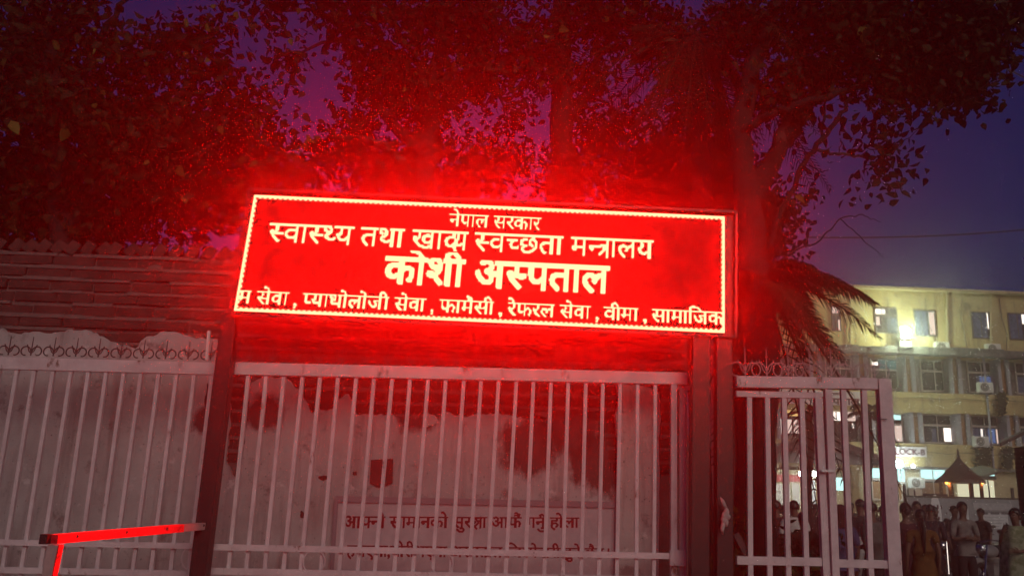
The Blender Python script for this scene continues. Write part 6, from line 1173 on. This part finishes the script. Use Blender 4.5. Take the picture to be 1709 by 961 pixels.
for k, (px_, Y_, fc_, h_, tp_, wr_, lab) in enumerate((
    (1270, 17.5, 160, 1.66, (.08, .05, .04), 'shirt', 'man in a dark brown shirt behind the first bar of the wicket gate'),
    (1284, 19.5, -60, 1.60, (.12, .05, .05), 'kurta', 'woman in a dull red kurta turned sideways near the first gate bar'),
    (1345, 27.0, 200, 1.70, (.07, .06, .07), 'shirt', 'man in a charcoal shirt behind the fourth gate bar'),
    (1376, 21.0, 120, 1.64, (.06, .04, .05), 'shirt', 'man in a dark shirt turned sideways behind the inner gate stile'),
    (1414, 18.5, 30, 1.58, (.10, .03, .05), 'sari', 'woman in a dark crimson sari behind the blue shirted person'),
    (1421, 25.0, -30, 1.70, (.08, .07, .06), 'shirt', 'man in a dull olive shirt far behind the right gate leaf'),
    (1447, 23.0, 60, 1.62, (.07, .05, .06), 'shirt', 'man in a dusky shirt between the last two gate bars'),
    (1519, 19.0, 40, 1.60, (.06, .03, .04), 'kurta', 'woman in a dark plum kurta just right of the gate pillar'),
    (1546, 21.0, -50, 1.68, (.05, .04, .05), 'shirt', 'man in a black shirt beyond the mustard kurta'),
    (1560, 24.0, 80, 1.64, (.09, .06, .05), 'shirt', 'man in a rust brown shirt in front of the oval emblem'))):
    person(lab, px_, Y_, fc_, h_, 'hold' if k % 3 else 'down', 'down' if k % 2 else 'hip', tp_, (.04, .03, .035), wr_, 'bun' if wr_ != 'shirt' else 'short', fingers=False, lean=.06 * (k % 3), head=(k % 3 - 1) * 40)
# white cloth carried by the black jacketed person
p = Vector((gx(1431, 15.75), 15.75, .90)); m = MB()
m.tube([p + Vector((.02, 0, .18)), p + Vector((0, -.03, .0)), p + Vector((-.02, 0, -.25)), p + Vector((-.03, .02, -.55))], [.05, .09, .075, .03], 9)
tag(m.build('folded_cloth', cloth((.62, .60, .58)), smooth=True, loc=p), 'white cloth hanging from the hand of the person in a black jacket', 'cloth')

# ---------------------------------------------------------------- motorbikes
M_tyre = mat('tyre_rubber', (.018, .017, .017), .8); M_chrome = mat('chrome_metal', (.6, .6, .6), .2, metal=1.0); M_paint = mat('motorbike_paint_black', (.03, .012, .014), .25); M_paint2 = mat('motorbike_paint_grey', (.22, .21, .20), .3)
def motorbike(label, px, Y, ang, paint):
    t = thing('motorbike', label, 'motorbike', (gx(px, Y), Y, 0), 'motorbikes parked in the yard'); t.rotation_euler = (0, 0, R(ang))
    for x in (-.63, .63):
        m = MB(); pts = [(x + .25 * math.cos(a), 0, .31 + .25 * math.sin(a)) for a in [2 * math.pi * i / 22 for i in range(23)]]; m.tube(pts, .052, 8, cap=False); wh = m.build_local('wheel', M_tyre, t, True)
        m = MB()
        m.tube([(x, -.05, .31), (x, .05, .31)], .05, 8)
        for i in range(8):
            a = i * math.pi / 4; m.tube([(x, 0, .31), (x + .22 * math.cos(a), 0, .31 + .22 * math.sin(a))], .008, 4)
        m.tube([(x + .215 * math.cos(a), 0, .31 + .215 * math.sin(a)) for a in [2 * math.pi * i / 22 for i in range(23)]], .014, 5, cap=False)
        r2 = m.build_local('rim', M_chrome, wh)
        m = MB(); m.tube([(x + .33 * math.cos(a), 0, .31 + .33 * math.sin(a)) for a in [R(35 + i * 11) for i in range(11)]], .055, 6); m.build_local('mudguard', paint, t, True)
    m = MB(); m.ellipsoid((-.16, 0, .80), (.30, .15, .13), 14, 10); m.build_local('fuel_tank', paint, t, True)
    m = MB(); m.tube([(.08, 0, .80), (.35, 0, .80), (.66, 0, .86)], [.11, .13, .07], 10); m.build_local('seat', M_tyre, t, True)
    m = MB(); m.cbox((-.05, 0, .45), (.38, .22, .30)); 
    for k in range(4): m.cbox((-.12, 0, .56 + k * .03), (.24, .28, .012))
    m.build_local('engine', M_paint2, t)
    m = MB(); m.tube([(-.38, 0, .88), (-.10, 0, .40), (.30, 0, .38), (.63, 0, .31)], .03, 8); m.tube([(-.38, 0, .86), (.30, 0, .72), (.55, 0, .74)], .028, 8); m.build_local('frame', M_frame, t)
    for y in (-.09, .09):
        m = MB(); m.tube([(-.63, y, .31), (-.40, y, .93)], .022, 8); m.build_local('fork', M_chrome, t)
    m = MB(); m.tube([(-.26, -.36, 1.0), (-.38, -.18, 1.03), (-.40, 0, .98), (-.38, .18, 1.03), (-.26, .36, 1.0)], .014, 6); m.build_local('handlebar', M_chrome, t)
    m = MB(); m.lathe([(.001, 0), (.08, .01), (.09, .06), (.06, .13), (.02, .15)], (0, 0, 0), 14)
    m.v = [(-.42 - .13 + z, x, .86 + y) for x, y, z in m.v]; hl = m.build_local('headlamp', M_chrome, t, True)
    m = MB(); m.tube([(.0, .14, .32), (.40, .15, .30), (.75, .16, .38)], [.022, .035, .045], 8); m.build_local('exhaust', M_chrome, t, True)
    for y in (-.30, .30):
        m = MB(); m.tube([(-.30, y, 1.01), (-.34, y * 1.1, 1.16)], .007, 5); m.ellipsoid((-.34, y * 1.15, 1.20), (.015, .06, .04), 8, 6); m.build_local('mirror', M_frame, t)
    return t
motorbike('black motorbike parked behind the mustard kurta, its wheel rim glinting', 1568, 18.5, 62, M_paint)
motorbike('grey motorbike parked at the right behind the folded arms man', 1650, 17.5, 35, M_paint2)
motorbike('black motorbike parked in front of the hoarding', 1626, 22.5, 75, M_paint)

# ---------------------------------------------------------------- haze added to spread the sign's glow like lens glare
hz = MB(); hz.box(-75, 75, -45, 95, -1.0, 45)
hm = bpy.data.materials.new('glow_haze'); hm.use_nodes = True
hn = hm.node_tree.nodes; hn.remove(hn['Principled BSDF'])
pv = hn.new('ShaderNodeVolumePrincipled'); pv.inputs['Color'].default_value = (.9, .88, .86, 1); pv.inputs['Density'].default_value = HAZE_D
pv.inputs['Anisotropy'].default_value = HAZE_G
hm.node_tree.links.new(pv.outputs[0], hn['Material Output'].inputs['Volume'])
try: hm.volume_sampling = 'EQUIANGULAR'
except Exception:
    try: hm.cycles.volume_sampling = 'EQUIANGULAR'
    except Exception: pass
ho = hz.build('haze', hm); struct(ho, 'stuff')
